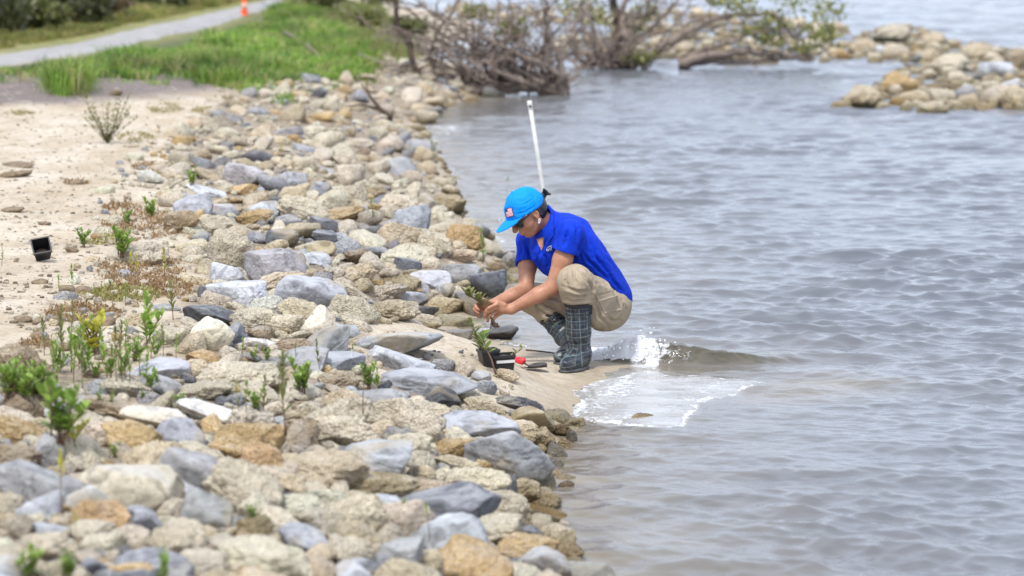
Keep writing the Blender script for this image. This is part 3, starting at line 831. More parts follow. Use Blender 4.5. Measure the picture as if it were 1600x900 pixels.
def words_for(w_m, fam, tint):
    size = 'large' if w_m > 0.30 else 'medium' if w_m > 0.19 else 'small' if w_m > 0.11 else 'little'
    col = dict(cream='cream', tan='tan', sand='sandy', ochre='ochre', orange='orange', brown='brown', blue='blue grey', pale='pale blue', grey='grey', dark='dark', olive='olive')[tint]
    shp = dict(T='rounded', B='blocky', S='smooth', W='angular')[fam]
    return size, col, shp
USED = set()
def rel_label(px, py, w, sc, fam, tint, marks):
    size, col, shp = words_for(w / sc, fam, tint)
    near = sorted(marks, key=lambda m: (m[0] - px) ** 2 + (2 * (m[1] - py)) ** 2)[:7]
    for m in near:
        ddx, ddy = px - m[0], 2 * (py - m[1])
        rel = ('right of' if ddx > 0 else 'left of') if abs(ddx) > abs(ddy) else ('in front of' if ddy > 0 else 'behind')
        for lead in ('', 'just ' if math.hypot(ddx, ddy) < 0.8 * (w + m[2]) else 'well '):
            lab = f'{size} {col} {shp} rock {lead}{rel} the {m[4]}'
            if lead and m is near[0] and len(near) > 1: pass
            if lab not in USED and len(lab.split()) <= 16: USED.add(lab); return lab
    return f'{size} {col} {shp} rock between the {near[0][4].split(" with ")[0]} and the {near[1][4].split(" with ")[0]}'
marksW = [m for m in WALL]
N_IND = 0
for j, (px, py, w, h) in enumerate(bwf[:44]):
    r_ = np.random.default_rng(4000 + j); fam, tint = pick(r_)
    if tint in ('blue', 'dark', 'grey') and r_.random() < 0.75: fam, tint = 'T', 'tan'
    g, c, sx, sy, sz, _ = place_bw(px, py, w, h * 1.2, fam, tint, 0)
    top = c[2] + sz; bot = -0.12; me = PROTO[fam][r_.integers(0, len(PROTO[fam]))]
    o = bpy.data.objects.new('rock', me); COL.objects.link(o); o.location = (c[0], c[1], (top + bot) / 2); o.scale = (sx, sy * 1.3, (top - bot) / 2)
    o.rotation_euler = (0, 0, r_.uniform(0, 6)); o.color = (*(np.array(TINT[tint]) * (.97 + 0.07 * r_.normal())), 1)
    tag(o, rel_label(px, py, w, sc_at(py), fam, tint, marksW), 'rock', 'rocks of the breakwater')
for m in WALL: tag(m[5], m[4], 'rock', 'rocks of the breakwater')
for m in BANK: tag(m[5], m[4], 'rock', 'rocks along the bank')

BANK_POLY = np.array([(-60, 1010), (-60, 560), (60, 600), (120, 620), (180, 600), (235, 600), (300, 545), (262, 520), (330, 470), (300, 440), (300, 372), (262, 345), (255, 300), (232, 262), (280, 235), (275, 205), (345, 165), (425, 120),
                      (500, 104), (590, 92), (640, 84), (690, 100), (760, 120), (800, 142), (712, 164), (655, 200), (680, 220), (695, 245), (712, 290), (728, 340), (775, 372), (802, 400), (810, 432), (755, 480), (730, 505), (640, 500), (565, 515), (560, 545), (690, 560), (740, 585), (800, 622), (880, 650), (905, 668),
                      (880, 700), (866, 745), (858, 800), (890, 850), (915, 900), (960, 1010)])
tot0 = len(BANK) + len(WALL) + 44
fill = darts(BANK_POLY, [(a[0], a[1], a[2] * 0.92) for a in BANK], [(0.30, 0.5), (0.22, 1.0), (0.16, 1.6), (0.11, 2.4), (0.075, 3.0)], 5, 3300, 2.4, 0.325, lambda py: min(sc_at(py) * 1.0, 480))
fill.sort(key=lambda q: -q[2] * q[3])
tv, tf, tc, nv = [], [], [], 0
n_ind = 300 - tot0
for j, (px, py, w, h) in enumerate(fill):
    r_ = np.random.default_rng(6000 + j); fam, tint = pick(r_)
    if j < n_ind:
        o = place_rock(px, py, w, h, fam, tint, 7000 + j, sink=1.5, rz=r_.uniform(0, 6.28))
        tag(o, rel_label(px, py, w, sc_at(py), fam, tint, BANK), 'rock', 'rocks along the bank')
    else:
        P, F, c = place_rock(px, py, w, h, 'S' if fam == 'W' else ('B' if fam == 'T' and j % 3 else fam), tint, 7000 + j, low=MIDR if w > 14 else LOW, sink=1.5, rz=r_.uniform(0, 6.28))
        tv.append(P); tf.append(F + nv); tc.append(np.repeat(np.array([[*c, 1]]), len(P), 0)); nv += len(P)
def scatter(poly, n, smin, smax, seed, tints, zoff=0.0, flat=0.6):
    """small loose stones lying on the ground"""
    global nv
    r_ = np.random.default_rng(seed); lo, hi = poly.min(0), poly.max(0)
    pts = [(r_.uniform(lo[0], hi[0]), r_.uniform(lo[1], hi[1])) for _ in range(n)]
    pts = [q for q in pts if in_poly_px(poly, *q)]
    W = np.array([G(q[0], q[1], 0.25)[:2] for q in pts]); Z = H(W[:, 0], W[:, 1])
    for (x, y), z in zip(W, Z):
        s_ = smin + (smax - smin) * r_.random() ** 3; f = r_.choice(['B', 'B', 'S']); P, F = LOW[f][r_.integers(0, 9)]
        a = r_.uniform(0, 6.28); ca, sa = math.cos(a), math.sin(a); Q = P * np.array([s_, s_ * 0.75, s_ * flat])
        Q = Q @ np.array([[ca, sa, 0], [-sa, ca, 0], [0, 0, 1]]) + np.array([x, y, z + s_ * flat * 0.3 + zoff])
        c = np.array(TINT[r_.choice(tints)]) * r_.uniform(0.5, 1.0)  # stone tints lowered to put more shade into the rock gaps
        tv.append(Q); tf.append(F + nv); tc.append(np.repeat(np.array([[*c, 1]]), len(Q), 0)); nv += len(Q)
warm = ['cream', 'tan', 'tan', 'sand', 'brown', 'pale', 'blue', 'ochre']
scatter(BANK_POLY, 2600, 0.010, 0.045, 1, warm)
scatter(np.array([(-60, 160), (420, 125), (280, 260), (330, 380), (200, 600), (-60, 560)]), 4600, 0.004, 0.018, 2, ['sand', 'tan', 'sand', 'cream', 'white', 'brown'])
FADE = np.array([(40, 575), (190, 590), (310, 500), (310, 340), (270, 240), (440, 120), (350, 132), (170, 250), (130, 400), (40, 520)], float)
for j, (px, py, w, h) in enumerate(darts(FADE, [(a[0], a[1], a[2]) for a in BANK], [(0.16, .25), (0.09, .8), (0.055, 1.4)], 91, 420, 2.4, 0.5, sc_at)):
    r_ = np.random.default_rng(9500 + j); fam, tint = pick(r_); P, F, c = place_rock(px, py, w, h * .8, 'B' if fam == 'T' else ('S' if fam == 'W' else fam), tint, 9700 + j, low=MIDR, sink=2.0, rz=r_.uniform(0, 6.28))
    tv.append(P); tf.append(F + nv); tc.append(np.repeat(np.array([[*c, 1]]), len(P), 0)); nv += len(P)
scatter(np.array([(560, 520), (800, 545), (830, 620), (900, 660), (760, 640), (640, 560)]), 420, 0.005, 0.022, 3, ['tan', 'brown', 'sand', 'grey', 'cream'])
scatter(np.array([(800, 590), (860, 575), (1000, 575), (930, 600), (890, 640), (830, 630)]), 90, 0.002, 0.007, 4, ['brown', 'dark', 'tan'])
# far shore stones behind the trees, and the smallest breakwater stones
def heap_bw(q, seed):
    global nv
    px, py, w, h = q; r_ = np.random.default_rng(seed); fam, tint = pick(r_)
    if tint in ('blue', 'dark', 'grey', 'pale') and r_.random() < 0.7: fam, tint = 'T', 'tan'
    g, c, sx, sy, sz, _ = place_bw(px, py, w, h * 1.2, fam, tint, 0); top = c[2] + sz; bot = -0.1
    P, F = MIDR['S' if fam == 'W' else fam][r_.integers(0, 9)]
    Q = P * np.array([sx, sy * 1.3, (top - bot) / 2]) + np.array([c[0], c[1], (top + bot) / 2])
    col = np.array(TINT[tint]) * r_.uniform(0.85, 1.05); tv.append(Q); tf.append(F + nv); tc.append(np.repeat(np.array([[*col, 1]]), len(Q), 0)); nv += len(Q)
for j, q in enumerate(bwf[44:]): heap_bw(q, 8000 + j)
for poly, sd_, nn in ((np.array([(860, 62), (1000, 40), (1150, 52), (1300, 60), (1320, 90), (1180, 92), (1020, 84), (880, 82)]), 31, 260), (np.array([(700, 6), (900, 12), (1200, 22), (1330, 40), (1320, 58), (1100, 44), (900, 34), (700, 22)]), 32, 260),
                      (np.array([(470, 30), (560, 26), (640, 40), (660, 78), (560, 82), (500, 60)]), 33, 400)):
    for j, q in enumerate(darts(poly, [(0, 0, 1)], [(0.42, 1), (0.28, 1.8), (0.18, 3)], sd_, nn, 2.6, 0.40, sc_at)): heap_bw(q, sd_ * 1000 + j)
me = npmesh('rubble', np.vstack(tv), np.vstack(tf), smooth=False); cattr(me, 'tint', np.vstack(tc))
tag(link('rubble', me, M['rub_r']), kind='stuff')
print('FILL', len(fill), 'BW', len(bwf), 'rubble verts', nv)
# ------------------------------------------------------------------ plants
M['leaf'] = leafmat('leaf_green', (0.16, 0.26, 0.045), (0.30, 0.42, 0.08)); M['leaf_dark'] = leafmat('leaf_dark', (0.075, 0.12, 0.03))
M['leaf_yel'] = leafmat('leaf_yellow', (0.42, 0.40, 0.06)); M['stem'] = simple('stem_brown', (0.16, 0.095, 0.06), 0.8, 0.2, 60)
M['leaf_olive'] = leafmat('leaf_olive', (0.15, 0.17, 0.05), (0.24, 0.25, 0.08))
def seedling_proto(kind, seed):
    """unit height seedling: base at the origin, leaf pairs up the stem"""
    r_ = random.Random(seed); root = empty('seedling'); st = MB(); lf = MB(); shoots = []
    n = {'sprig': 1, 'tall': 1, 'bush': 6, 'clump': 3, 'bare': 1, 'two': 1}[kind]
    for i in range(n):
        lean = Vector((r_.uniform(-0.14, 0.14), r_.uniform(-0.1, 0.1), 0)) * (1 if n == 1 else 3.0); h = 1.0 if i == 0 else r_.uniform(0.5, 0.95)
        base = Vector((r_.uniform(-.12, .12), r_.uniform(-.12, .12), 0)) if n > 1 else Vector((0, 0, 0))
        pts = [base + lean * (t * t) + Vector((0.03 * math.sin(5 * t + seed), 0, h * t)) for t in [j / 7 for j in range(8)]]
        st.tube(pts, [0.022 - 0.012 * j / 7 for j in range(8)], 5)
        lv = {'sprig': (0.35, 6), 'tall': (0.30, 9), 'bush': (0.25, 6), 'clump': (0.3, 6), 'bare': (0.85, 2), 'two': (0.62, 4)}[kind]
        for j in range(lv[1]):
            t = lv[0] + (1 - lv[0]) * j / max(1, lv[1] - 1); q = base + lean * t * t + Vector((0.03 * math.sin(5 * t + seed), 0, h * t)); az = j * 2.1 + r_.random()
            for s_ in (0, math.pi):
                a = az + s_; el = 0.5 + 0.7 * t + r_.uniform(-.2, .2); d = Vector((math.cos(a) * math.cos(el), math.sin(a) * math.cos(el), math.sin(el)))
                L = (0.30 if n > 1 else 0.24) * r_.uniform(0.75, 1.15) * (0.7 if j == lv[1] - 1 else 1); L *= 1.1 if kind == 'two' else 1
                lf.leaf(q, d, Vector((-math.sin(a), math.cos(a), 0.2)), L, L * (0.5 if n > 1 else 0.42), r_.uniform(0, 0.35))
    st.build('stem', M['stem'], root); m = {'bare': 'leaf_dark', 'tall': 'leaf_olive'}.get(kind, 'leaf')
    lf.build('foliage', M[m], root); return root
SP = {}
for kind in ('sprig', 'tall', 'bush', 'clump', 'bare', 'two'): SP[kind] = [[kind, i] for i in range(3)]
PROTO_S = {}
SEED = [l.split('|') for l in '''98 806 88 two|slim seedling with two yellow green leaves before the large slate slab
119 846 42 two|short seedling in front of the orange tan flat faced rock
445 676 104 tall|tallest dark leaved seedling beside the stained boulder
472 612 46 bush|bushy bright seedling among flat cream rocks
498 576 40 tall|seedling beside the flat blue grey stone
670 842 50 two|lone seedling on the pale blue slab by the water
255 906 50 clump|blurred seedling at the foot of the blue grey rock
50 905 46 bush|blurred green tuft at the lowest edge of the bank
105 900 36 bush|small blurred green tuft near the camera
180 712 20 bush|tiny green sprout before the square ochre boulder
575 606 34 bush|low bushy seedling above the grey block with flat top
590 606 26 clump|smaller companion of the low bushy seedling
567 644 66 bare|thin bare brown seedling by the grey block
12 622 50 bush|bushy bright green seedling beside the brownish grey boulder
40 624 42 bush|bushy seedling just behind the grey tan block
72 618 40 bush|bushy seedling between cream rock and grey tan block
92 690 86 bush|large bushy seedling behind the upright grey stone
112 694 50 clump|yellow green seedling touching the tan rock
70 556 52 tall|tall seedling at the sandy edge of the seedling patch
86 572 46 sprig|sprig of the seedling patch nearest the brown boulder
98 560 60 tall|dark leaved tall sprig in the seedling patch
112 580 44 sprig|light sprig low in the seedling patch
124 566 52 sprig|light sprig mid seedling patch
136 584 48 clump|leafy clump in the seedling patch
128 606 60 tall|tall sprig standing in front of the seedling patch
146 556 58 bush|yellow green bushy sprig of the seedling patch
160 566 50 sprig|sprig beside the whitish stone of the patch
172 590 44 clump|clump in front of the whitish stone
186 572 60 tall|dark narrow sprig by the flat pale blue slab
196 590 34 sprig|short sprig at the corner of the pale slab
210 562 32 bush|low bright bush near the rounded cream rock
232 545 66 clump|large leaved seedling in front of the rounded cream rock
240 560 36 clump|shorter seedling at the foot of the large leaved one
256 556 42 tall|narrow seedling behind the pale slab
270 500 56 tall|thin seedling on the sand behind dark slab
276 560 34 sprig|small seedling beside the orange faced rock
196 478 34 sprig|small sprig on the green weed mat
176 486 44 bare|thin leafless sprig on sand by the green mat
216 452 44 two|yellow tipped sprig on the brown mat
204 440 40 two|another yellow sprig on the brown mat
258 438 44 sprig|yellow green sprig before the long pale rock
226 480 30 sprig|low sprig at the edge of the green mat
160 470 24 sprig|tiny sprig far side of the green mat
150 468 22 sprig|tiniest sprig at the tip of the green mat
112 452 34 sprig|seedling on bare sand near the dark clods
92 460 28 sprig|faint seedling on bare sand
112 520 44 tall|dark sprig on the brown clod row
96 530 46 tall|leafless looking sprig at the brown clod row
3 416 30 sprig|sprig on open sand behind the black pot
190 400 40 bush|green bush at the weed mat behind long pale rock
130 385 26 bush|small green bush at the far edge of the mat
236 340 28 bush|bright green bush behind the brown slanted rock
200 352 22 bush|darker green bush on the brown mat
300 288 20 bush|green tuft by the blue grey boulder
310 278 18 bush|bright tuft on the sand edge far off
385 642 42 sprig|thin sprig before the white speckled slab
372 640 38 sprig|twin of the thin sprig
400 640 30 bush|low bush between thin sprigs
412 642 52 tall|upright sprig near the stained boulder
235 606 28 bush|small green sprout on the cream rock with pits
245 596 18 clump|little sprout behind the pitted cream rock
280 640 24 bush|bright sprout by the white speckled slab
294 648 14 bush|tiny sprout on the white speckled slab
155 625 20 clump|small sprout in front of cream rock
174 628 16 clump|small sprout beside the slanting rock
222 622 16 clump|two leaved sprout over the slanting rock
395 562 22 clump|leafy sprout under the triangular rock
418 562 18 bush|low leafy sprout near the brown block
380 560 30 sprig|sprig in front of the triangular rock
462 558 22 sprig|sprig against the brown block
415 532 28 bare|dark bare shoot by the squat tan block
552 566 24 bare|dark bare shoot on the blue grey stone
395 808 22 bush|grass green tuft on the big rough boulder
583 346 30 sprig|seedling beside the cream mound far along
754 412 46 sprig|brown stemmed seedling before the orange stained rock
440 252 24 two|green sprout far along the bank
520 258 20 two|dark green sprout far along the bank
792 300 22 two|green tipped shoot standing in the water
467 452 14 clump|little sprout behind the tall pointed rock
675 250 26 sprig|shoot at the far waterline
630 786 12 clump|tiny sprout on the pitted cream boulder'''.split('\n')]
bpy.context.view_layer.update(); DG = bpy.context.evaluated_depsgraph_get()
def on_surface(px, py):
    h, loc, nn, _, ob, _ = scene.ray_cast(DG, Vector((0, 0, CAM_H)), Vector(ray(px, py)).normalized())
    g = GT(px, py)
    return np.array(loc) if h and loc.y > g[1] - 1.2 else g
rq = random.Random(77)
for k in range(24):
    SEED.append([f'{rq.uniform(66, 232):.0f} {rq.uniform(552, 600):.0f} {rq.uniform(28, 56):.0f} {rq.choice(["sprig", "sprig", "clump", "tall"])}', 'one of the many small sprigs crowding the seedling patch'])
for k in range(7):
    SEED.append([f'{rq.uniform(-5, 62):.0f} {rq.uniform(606, 628):.0f} {rq.uniform(26, 48):.0f} bush', 'one of the bright tufts crowded between the boulders at the edge of the sand'])
for i, (sp_, lab) in enumerate(SEED):
    a = sp_.split(); px, py, hp, kind = float(a[0]), float(a[1]), float(a[2]), a[3]
    key = (kind, i % 3)
    if key not in PROTO_S: o = PROTO_S[key] = seedling_proto(kind, 10 * (i % 3) + len(kind))
    else: o = copy_tree(PROTO_S[key])
    g = on_surface(px, py); sc = project(g)[2]; s_ = hp / sc; s_ *= 1.15; o.location = (g[0], g[1], g[2] - 0.01); wd = {'two': 0.55, 'tall': 0.62, 'sprig': 0.7, 'bush': 1.0, 'clump': 0.85, 'bare': 0.6}[kind]
    o.scale = (s_ * wd, s_ * wd, s_); o.rotation_euler = (0, 0, i * 1.7)
    tag(o, lab, 'seedling', 'seedlings of the crowded patch' if 'one of the many' in lab else 'tufts between the boulders' if 'one of the bright' in lab else 'mangrove seedlings on the bank')
    if 'yellow' in lab:
        for ch in o.children:
            if ch.name.startswith('foliage'): ch.material_slots[0].link = 'OBJECT'; ch.material_slots[0].material = M['leaf_yel']

def mat_patch(name, px, py, w, h, mat, seed, n, hmax=0.05):
    """low matted weeds: many short sprigs and leaves"""
    r_ = np.random.default_rng(seed); mb = MB()
    for _ in range(n):
        a = r_.uniform(0, 6.28); q = math.sqrt(r_.random()); x, y = px + math.cos(a) * q * w / 2, py + math.sin(a) * q * h / 2
        if vnoise(np.array([x / 14]), np.array([y / 6]), seed)[0] < 0.28: continue
        g = GTF(x, y); hh = hmax * (1 - q * q * 0.8) * r_.uniform(0.3, 1)
        for k in range(3):
            d = Vector((r_.normal(0, .8), r_.normal(0, .8), r_.uniform(0.1, 1))).normalized(); s_ = r_.uniform(0.010, 0.022)
            mb.leaf(Vector(g) + Vector((r_.normal(0, .012), r_.normal(0, .02), hh * r_.random())), d, (d.y, -d.x, 0.1), s_, s_ * 0.55)
    return tag(mb.build(name, M[mat]), kind='stuff')
def GTF(px, py):
    z = 0.3
    for _ in range(5):
        p = G(px, py, z); z = 0.5 * z + 0.5 * float(H(p[0], p[1]))
    return G(px, py, z)
M['mat_brown'] = leafmat('weed_brown', (0.22, 0.135, 0.06), (0.34, 0.22, 0.10)); M['mat_olive'] = leafmat('weed_olive', (0.21, 0.19, 0.05), (0.33, 0.28, 0.09))
for i, (px, py, w, h, m, n) in enumerate([(225, 352, 130, 46, 'mat_brown', 900), (220, 425, 130, 60, 'mat_brown', 1000), (268, 452, 70, 30, 'mat_brown', 350), (190, 462, 130, 22, 'mat_olive', 800), (130, 492, 120, 28, 'mat_brown', 500),
        (170, 375, 90, 18, 'mat_olive', 260), (257, 170, 54, 16, 'mat_olive', 260), (322, 174, 44, 10, 'mat_olive', 200), (212, 216, 56, 16, 'mat_olive', 240), (240, 262, 70, 12, 'mat_brown', 200), (232, 274, 50, 10, 'mat_olive', 150),
        (30, 178, 50, 6, 'mat_olive', 120), (120, 287, 40, 5, 'mat_brown', 100), (435, 148, 54, 16, 'mat_olive', 260), (190, 325, 60, 12, 'mat_brown', 160), (60, 540, 60, 14, 'mat_brown', 120)]):
    mat_patch('weeds', px, py, w, h, m, 50 + i, n)

# wispy weed standing on the open sand
wz = empty('wispy_weed', GT(168, 224)); mb = MB(); lf = MB(); r_ = random.Random(4)
for i in range(26):
    a = r_.uniform(0, 6.28); tip = Vector((r_.uniform(-.26, .24), r_.uniform(-.2, .2), r_.uniform(0.2, 0.46))); pts = [Vector((0, 0, 0)), tip * 0.5 + Vector((tip.x * 0.1, 0, 0.03)), tip]
    mb.tube(pts, [0.0022, 0.0016, 0.0008], 4)
    for k in range(22):
        t = r_.random(); q = tip * t; d = Vector((r_.gauss(0, 1), r_.gauss(0, 1), 0.6)); lf.leaf(q, d, (d.y, -d.x, 0), 0.035, 0.010)
mb.build('stem', M['stem'], wz); lf.build('foliage', M['leaf_olive'], wz); tag(wz, 'wispy pale green weed standing alone on the open sand', 'weed')

# tall grass between sand and path
def grass(name, poly_px, n, hlo, hhi, mats, seed, lean=0.35, wd=0.006, blades=12):
    r_ = np.random.default_rng(seed); lo, hi = poly_px.min(0), poly_px.max(0); Wl = np.array([G(*q, 0.5)[:2] for q in poly_px]); wl, wh = Wl.min(0), Wl.max(0)
    P = []
    while len(P) < n:
        c = np.stack([r_.uniform(wl[0], wh[0], 4000), r_.uniform(wl[1], wh[1], 4000)], 1); c = c[poly_inside(Wl, c[:, 0], c[:, 1])]; P.extend(c.tolist())
        if len(c) == 0: break
    P = np.array(P[:n]); Z = H(P[:, 0], P[:, 1]); V = []; F = []; T = []
    for (x, y), z in zip(P, Z):
        den = fbm(np.array([x * 0.9]), np.array([y * 0.45]), 3, seed)[0]; hh = hlo + (hhi - hlo) * max(0, den - 0.2) * 1.7 * r_.uniform(0.35, 1.25)
        tint = r_.choice(len(mats), p=np.array([m[1] for m in mats]) / sum(m[1] for m in mats)); cc = np.array(mats[tint][0]) * r_.uniform(0.75, 1.25) * (0.45 + 1.15 * fbm(np.array([x * 0.8 + 9]), np.array([y * 0.4]), 3, seed + 5)[0])
        for _ in range(blades):
            b = np.array([x + r_.normal(0, 0.05), y + r_.normal(0, 0.07), z - 0.01]); a = r_.uniform(0, 6.28); l = lean * r_.random() * hh
            m_ = b + np.array([math.cos(a) * l * 0.35, math.sin(a) * l * 0.35, hh * 0.55]); tp = b + np.array([math.cos(a) * l, math.sin(a) * l, hh * r_.uniform(0.75, 1.0)])
            w = wd * r_.uniform(0.7, 1.5) * (y / 40); s_ = np.array([math.cos(a + 1.6 + r_.normal(0, .6)), math.sin(a + 1.6), 0]) * w
            k = len(V); V += [b - s_ * .6, b + s_ * .6, m_ + s_, m_ - s_, tp + s_ * .15, tp - s_ * .15]; F += [(k, k + 1, k + 2, k + 3), (k + 3, k + 2, k + 4, k + 5)]; T += [(*cc, 1)] * 6
    me = npmesh(name, np.array(V), np.array(F)); cattr(me, 'tint', np.clip(np.array(T), 0.01, 1)); return tag(link(name, me, M['grass']), kind='stuff')
t = NT('grass_blades'); t.set(Base_Color=t.at('tint', 'Color'), Roughness=0.55); tr = t.n('ShaderNodeBsdfTranslucent'); t.l(t.at('tint', 'Color'), tr.inputs[0])
ms = t.n('ShaderNodeMixShader'); ms.inputs[0].default_value = 0.35; t.l(t.b.outputs[0], ms.inputs[1]); t.l(tr.outputs[0], ms.inputs[2]); t.l(ms.outputs[0], t.out.inputs['Surface']); M['grass'] = t.m
GR = [((0.17, 0.31, 0.04), 5), ((0.29, 0.40, 0.07), 3), ((0.07, 0.15, 0.028), 3), ((0.38, 0.35, 0.15), 2.4)]
grass('grass', np.array([(-90, 126), (-90, 120), (0, 118), (100, 112), (200, 98), (300, 80), (385, 50), (440, 16), (480, 2), (500, 22), (545, 60), (590, 88), (560, 100), (430, 116), (385, 132), (250, 112), (225, 124), (110, 122), (70, 126)]), 5200, 0.03, 0.36, GR, 3, lean=1.1, blades=14)
grass('grass', np.array([(-60, 150), (60, 118), (330, 108), (440, 116), (400, 128), (260, 128), (60, 130)]), 90, 0.02, 0.22, GR, 24, lean=1.2)
grass('grass', np.array([(380, 130), (480, 104), (600, 92), (560, 110), (470, 128), (430, 150)]), 60, 0.02, 0.2, GR, 25, lean=1.2)
grass('grass', np.array([(75, 150), (85, 122), (130, 120), (140, 148), (110, 154)]), 200, 0.1, 0.5, GR, 14, lean=0.9)
grass('grass', np.array([(445, 5), (470, -8), (560, 0), (640, 26), (660, 70), (600, 88), (560, 80), (515, 55)]), 1100, 0.03, 0.38, [((0.16, 0.22, 0.05), 3), ((0.25, 0.26, 0.09), 2), ((0.30, 0.26, 0.14), 1)], 8)
DRY = [((0.27, 0.26, 0.07), 4), ((0.18, 0.21, 0.05), 3), ((0.36, 0.28, 0.12), 1)]
grass('grass', np.array([(-160, 96), (0, 84), (120, 64), (230, 37), (330, 17), (405, 1), (380, -6), (250, 8), (120, 32), (-20, 56), (-160, 66)]), 4200, 0.04, 0.26, DRY, 6, wd=0.008)

# brush beyond the path
M['bark'] = simple('bark_grey', (0.225, 0.18, 0.15), 0.9, 0.35, 25, 0.5, 0.01, pos=True); M['bark_dark'] = simple('bark_dark', (0.085, 0.062, 0.045), 0.85, 0.35, 25, 0.5, 0.01, pos=True)
def leaf_cloud(centres, n, L, seed, W=0.5):
    r_ = np.random.default_rng(seed); mb = MB()
    for _ in range(n):
        c, rad = centres[r_.integers(0, len(centres))]; q = r_.normal(size=3); q = q / np.linalg.norm(q) * (0.35 + 0.65 * r_.random() ** 0.5) * (1 + 0.25 * r_.normal()) ; p = Vector(c) + Vector((q * np.array(rad)).tolist())
        d = Vector(r_.normal(size=3).tolist()) + Vector((0, 0, 0.5)); l = L * r_.uniform(0.6, 1.4); mb.leaf(p, d, r_.normal(size=3).tolist(), l, l * W, 0.2)
    return mb
def shrub(px, py, w, h, depth, mat, lab, seed, grp='shrubs beyond the path', n=1500, L=0.10):
    g = GT(px, py); sc = project(g)[2]; W_, Hh = w / sc, h / sc; root = empty('shrub', g); r_ = random.Random(seed); cs = []; st = MB()
    for i in range(9):
        a = r_.uniform(-1, 1); c = (a * W_ * 0.42, r_.uniform(-.4, .4) * W_ * 0.8, Hh * r_.uniform(0.25, 0.85) * (1 - 0.35 * a * a)); s_ = r_.uniform(0.16, 0.28)
        cs.append((c, (W_ * s_, W_ * s_, Hh * s_))); st.tube([(0, 0, -0.05), (c[0] * .4, c[1] * .4, c[2] * .55), c], [0.03, 0.02, 0.008], 5)
    st.build('stem', M['bark_dark'], root); leaf_cloud(cs, n, L, seed).build('crown', M[mat], root)
    tag(root, lab, 'shrub', grp); return root
M['brush'] = leafmat('brush_dark', (0.060, 0.070, 0.028), (0.11, 0.115, 0.05)); M['brush_mid'] = leafmat('brush_mid', (0.13, 0.15, 0.05), (0.20, 0.20, 0.08)); M['brush_red'] = leafmat('brush_reddish', (0.20, 0.13, 0.075), (0.26, 0.19, 0.10))
SH = [(-40, 60, 170, 130, 'brush', 'darkest shrub at the left end of the brush'), (50, 52, 110, 60, 'brush_mid', 'yellow green shrub in front of the dark brush'), (40, 30, 170, 100, 'brush', 'tall dark shrub behind the yellow green one'), (110, 36, 110, 80, 'brush', 'dark shrub bordering the reddish one'),
      (160, 30, 90, 42, 'brush_red', 'reddish brown low shrub beyond the path'), (190, 8, 150, 90, 'brush', 'dark shrub behind the reddish one'), (240, 14, 100, 50, 'brush_mid', 'olive shrub past the reddish one'), (290, 4, 120, 60, 'brush_mid', 'last olive shrub before the orange post'),
      (-120, 76, 120, 90, 'brush', 'dark shrub cut by the picture edge'), (360, -4, 90, 50, 'brush_mid', 'small far shrub beyond the orange post')]
for i, (px, py, w, h, m, lab) in enumerate(SH): shrub(px, py, w, h, 0, m, lab, 60 + i, n=1700, L=0.13)
for i, (px, py, w, h, m, lab) in enumerate([(495, 22, 90, 60, 'brush_mid', 'olive shrub where the tall grass meets the stones'), (450, 0, 60, 30, 'leaf_olive', 'green shrub at the far end of the path'), (580, 12, 90, 40, 'brush_mid', 'pale olive shrub before the far water'), (560, 46, 80, 30, 'leaf_olive', 'low green shrub among the beige stones'), (640, 56, 60, 34, 'brush_mid', 'sparse shrub behind the dead branches')]):
    shrub(px, py, w, h, 0, m, lab, 90 + i, 'shrubs beside the far stones', n=700, L=0.10)

# ------------------------------------------------------------------ the two mangroves: limbs traced as real tapered tubes with their own depth
def limb(mb, pts, Y0, r0, r1, rnd, wob=0.05):
    """pts: (px, py, dy) stations; returns world points"""
    W = [PL(a, b, Y0 + c) for a, b, c in pts]; out = []
    for i in range(len(W) - 1):
        for k in range(5):
            t = k / 5; out.append(W[i] * (1 - t) + W[i + 1] * t + np.array([rnd.gauss(0, wob * .25), rnd.gauss(0, wob * .25), rnd.gauss(0, wob * .18)]) * (1 if 0 < i + k else 0))
    out.append(W[-1]); n = len(out); mb.tube(out, [r0 + (r1 - r0) * (i / (n - 1)) ** 0.8 for i in range(n)], 7); return out
def twigs(mb, pts, n, L, r, rnd, up=0.3, tips=None, spread=1.0):
    for _ in range(n):
        i = rnd.randrange(len(pts) // 4, len(pts)); p = np.array(pts[i]); d = np.array([rnd.gauss(0, spread), rnd.gauss(0, spread), rnd.gauss(up, .5)]); d /= np.linalg.norm(d); l = L * rnd.uniform(0.4, 1.2)
        q = [p]; 
        for k in range(4): d = d + np.array([rnd.gauss(0, .22), rnd.gauss(0, .22), rnd.gauss(0.03, .2)]); d /= np.linalg.norm(d); q.append(q[-1] + d * l / 4)
        mb.tube(q, [r, r * .8, r * .6, r * .4, r * .2], 4, False)
        if tips is not None: tips.append(q[-1])
        for j in range(2):
            k = rnd.randrange(1, 4); d2 = d + np.array([rnd.gauss(0, .8), rnd.gauss(0, .8), rnd.gauss(0.1, .6)]); d2 /= np.linalg.norm(d2); mb.tube([q[k], q[k] + d2 * l * .35], [r * .5, r * .15], 3, False)
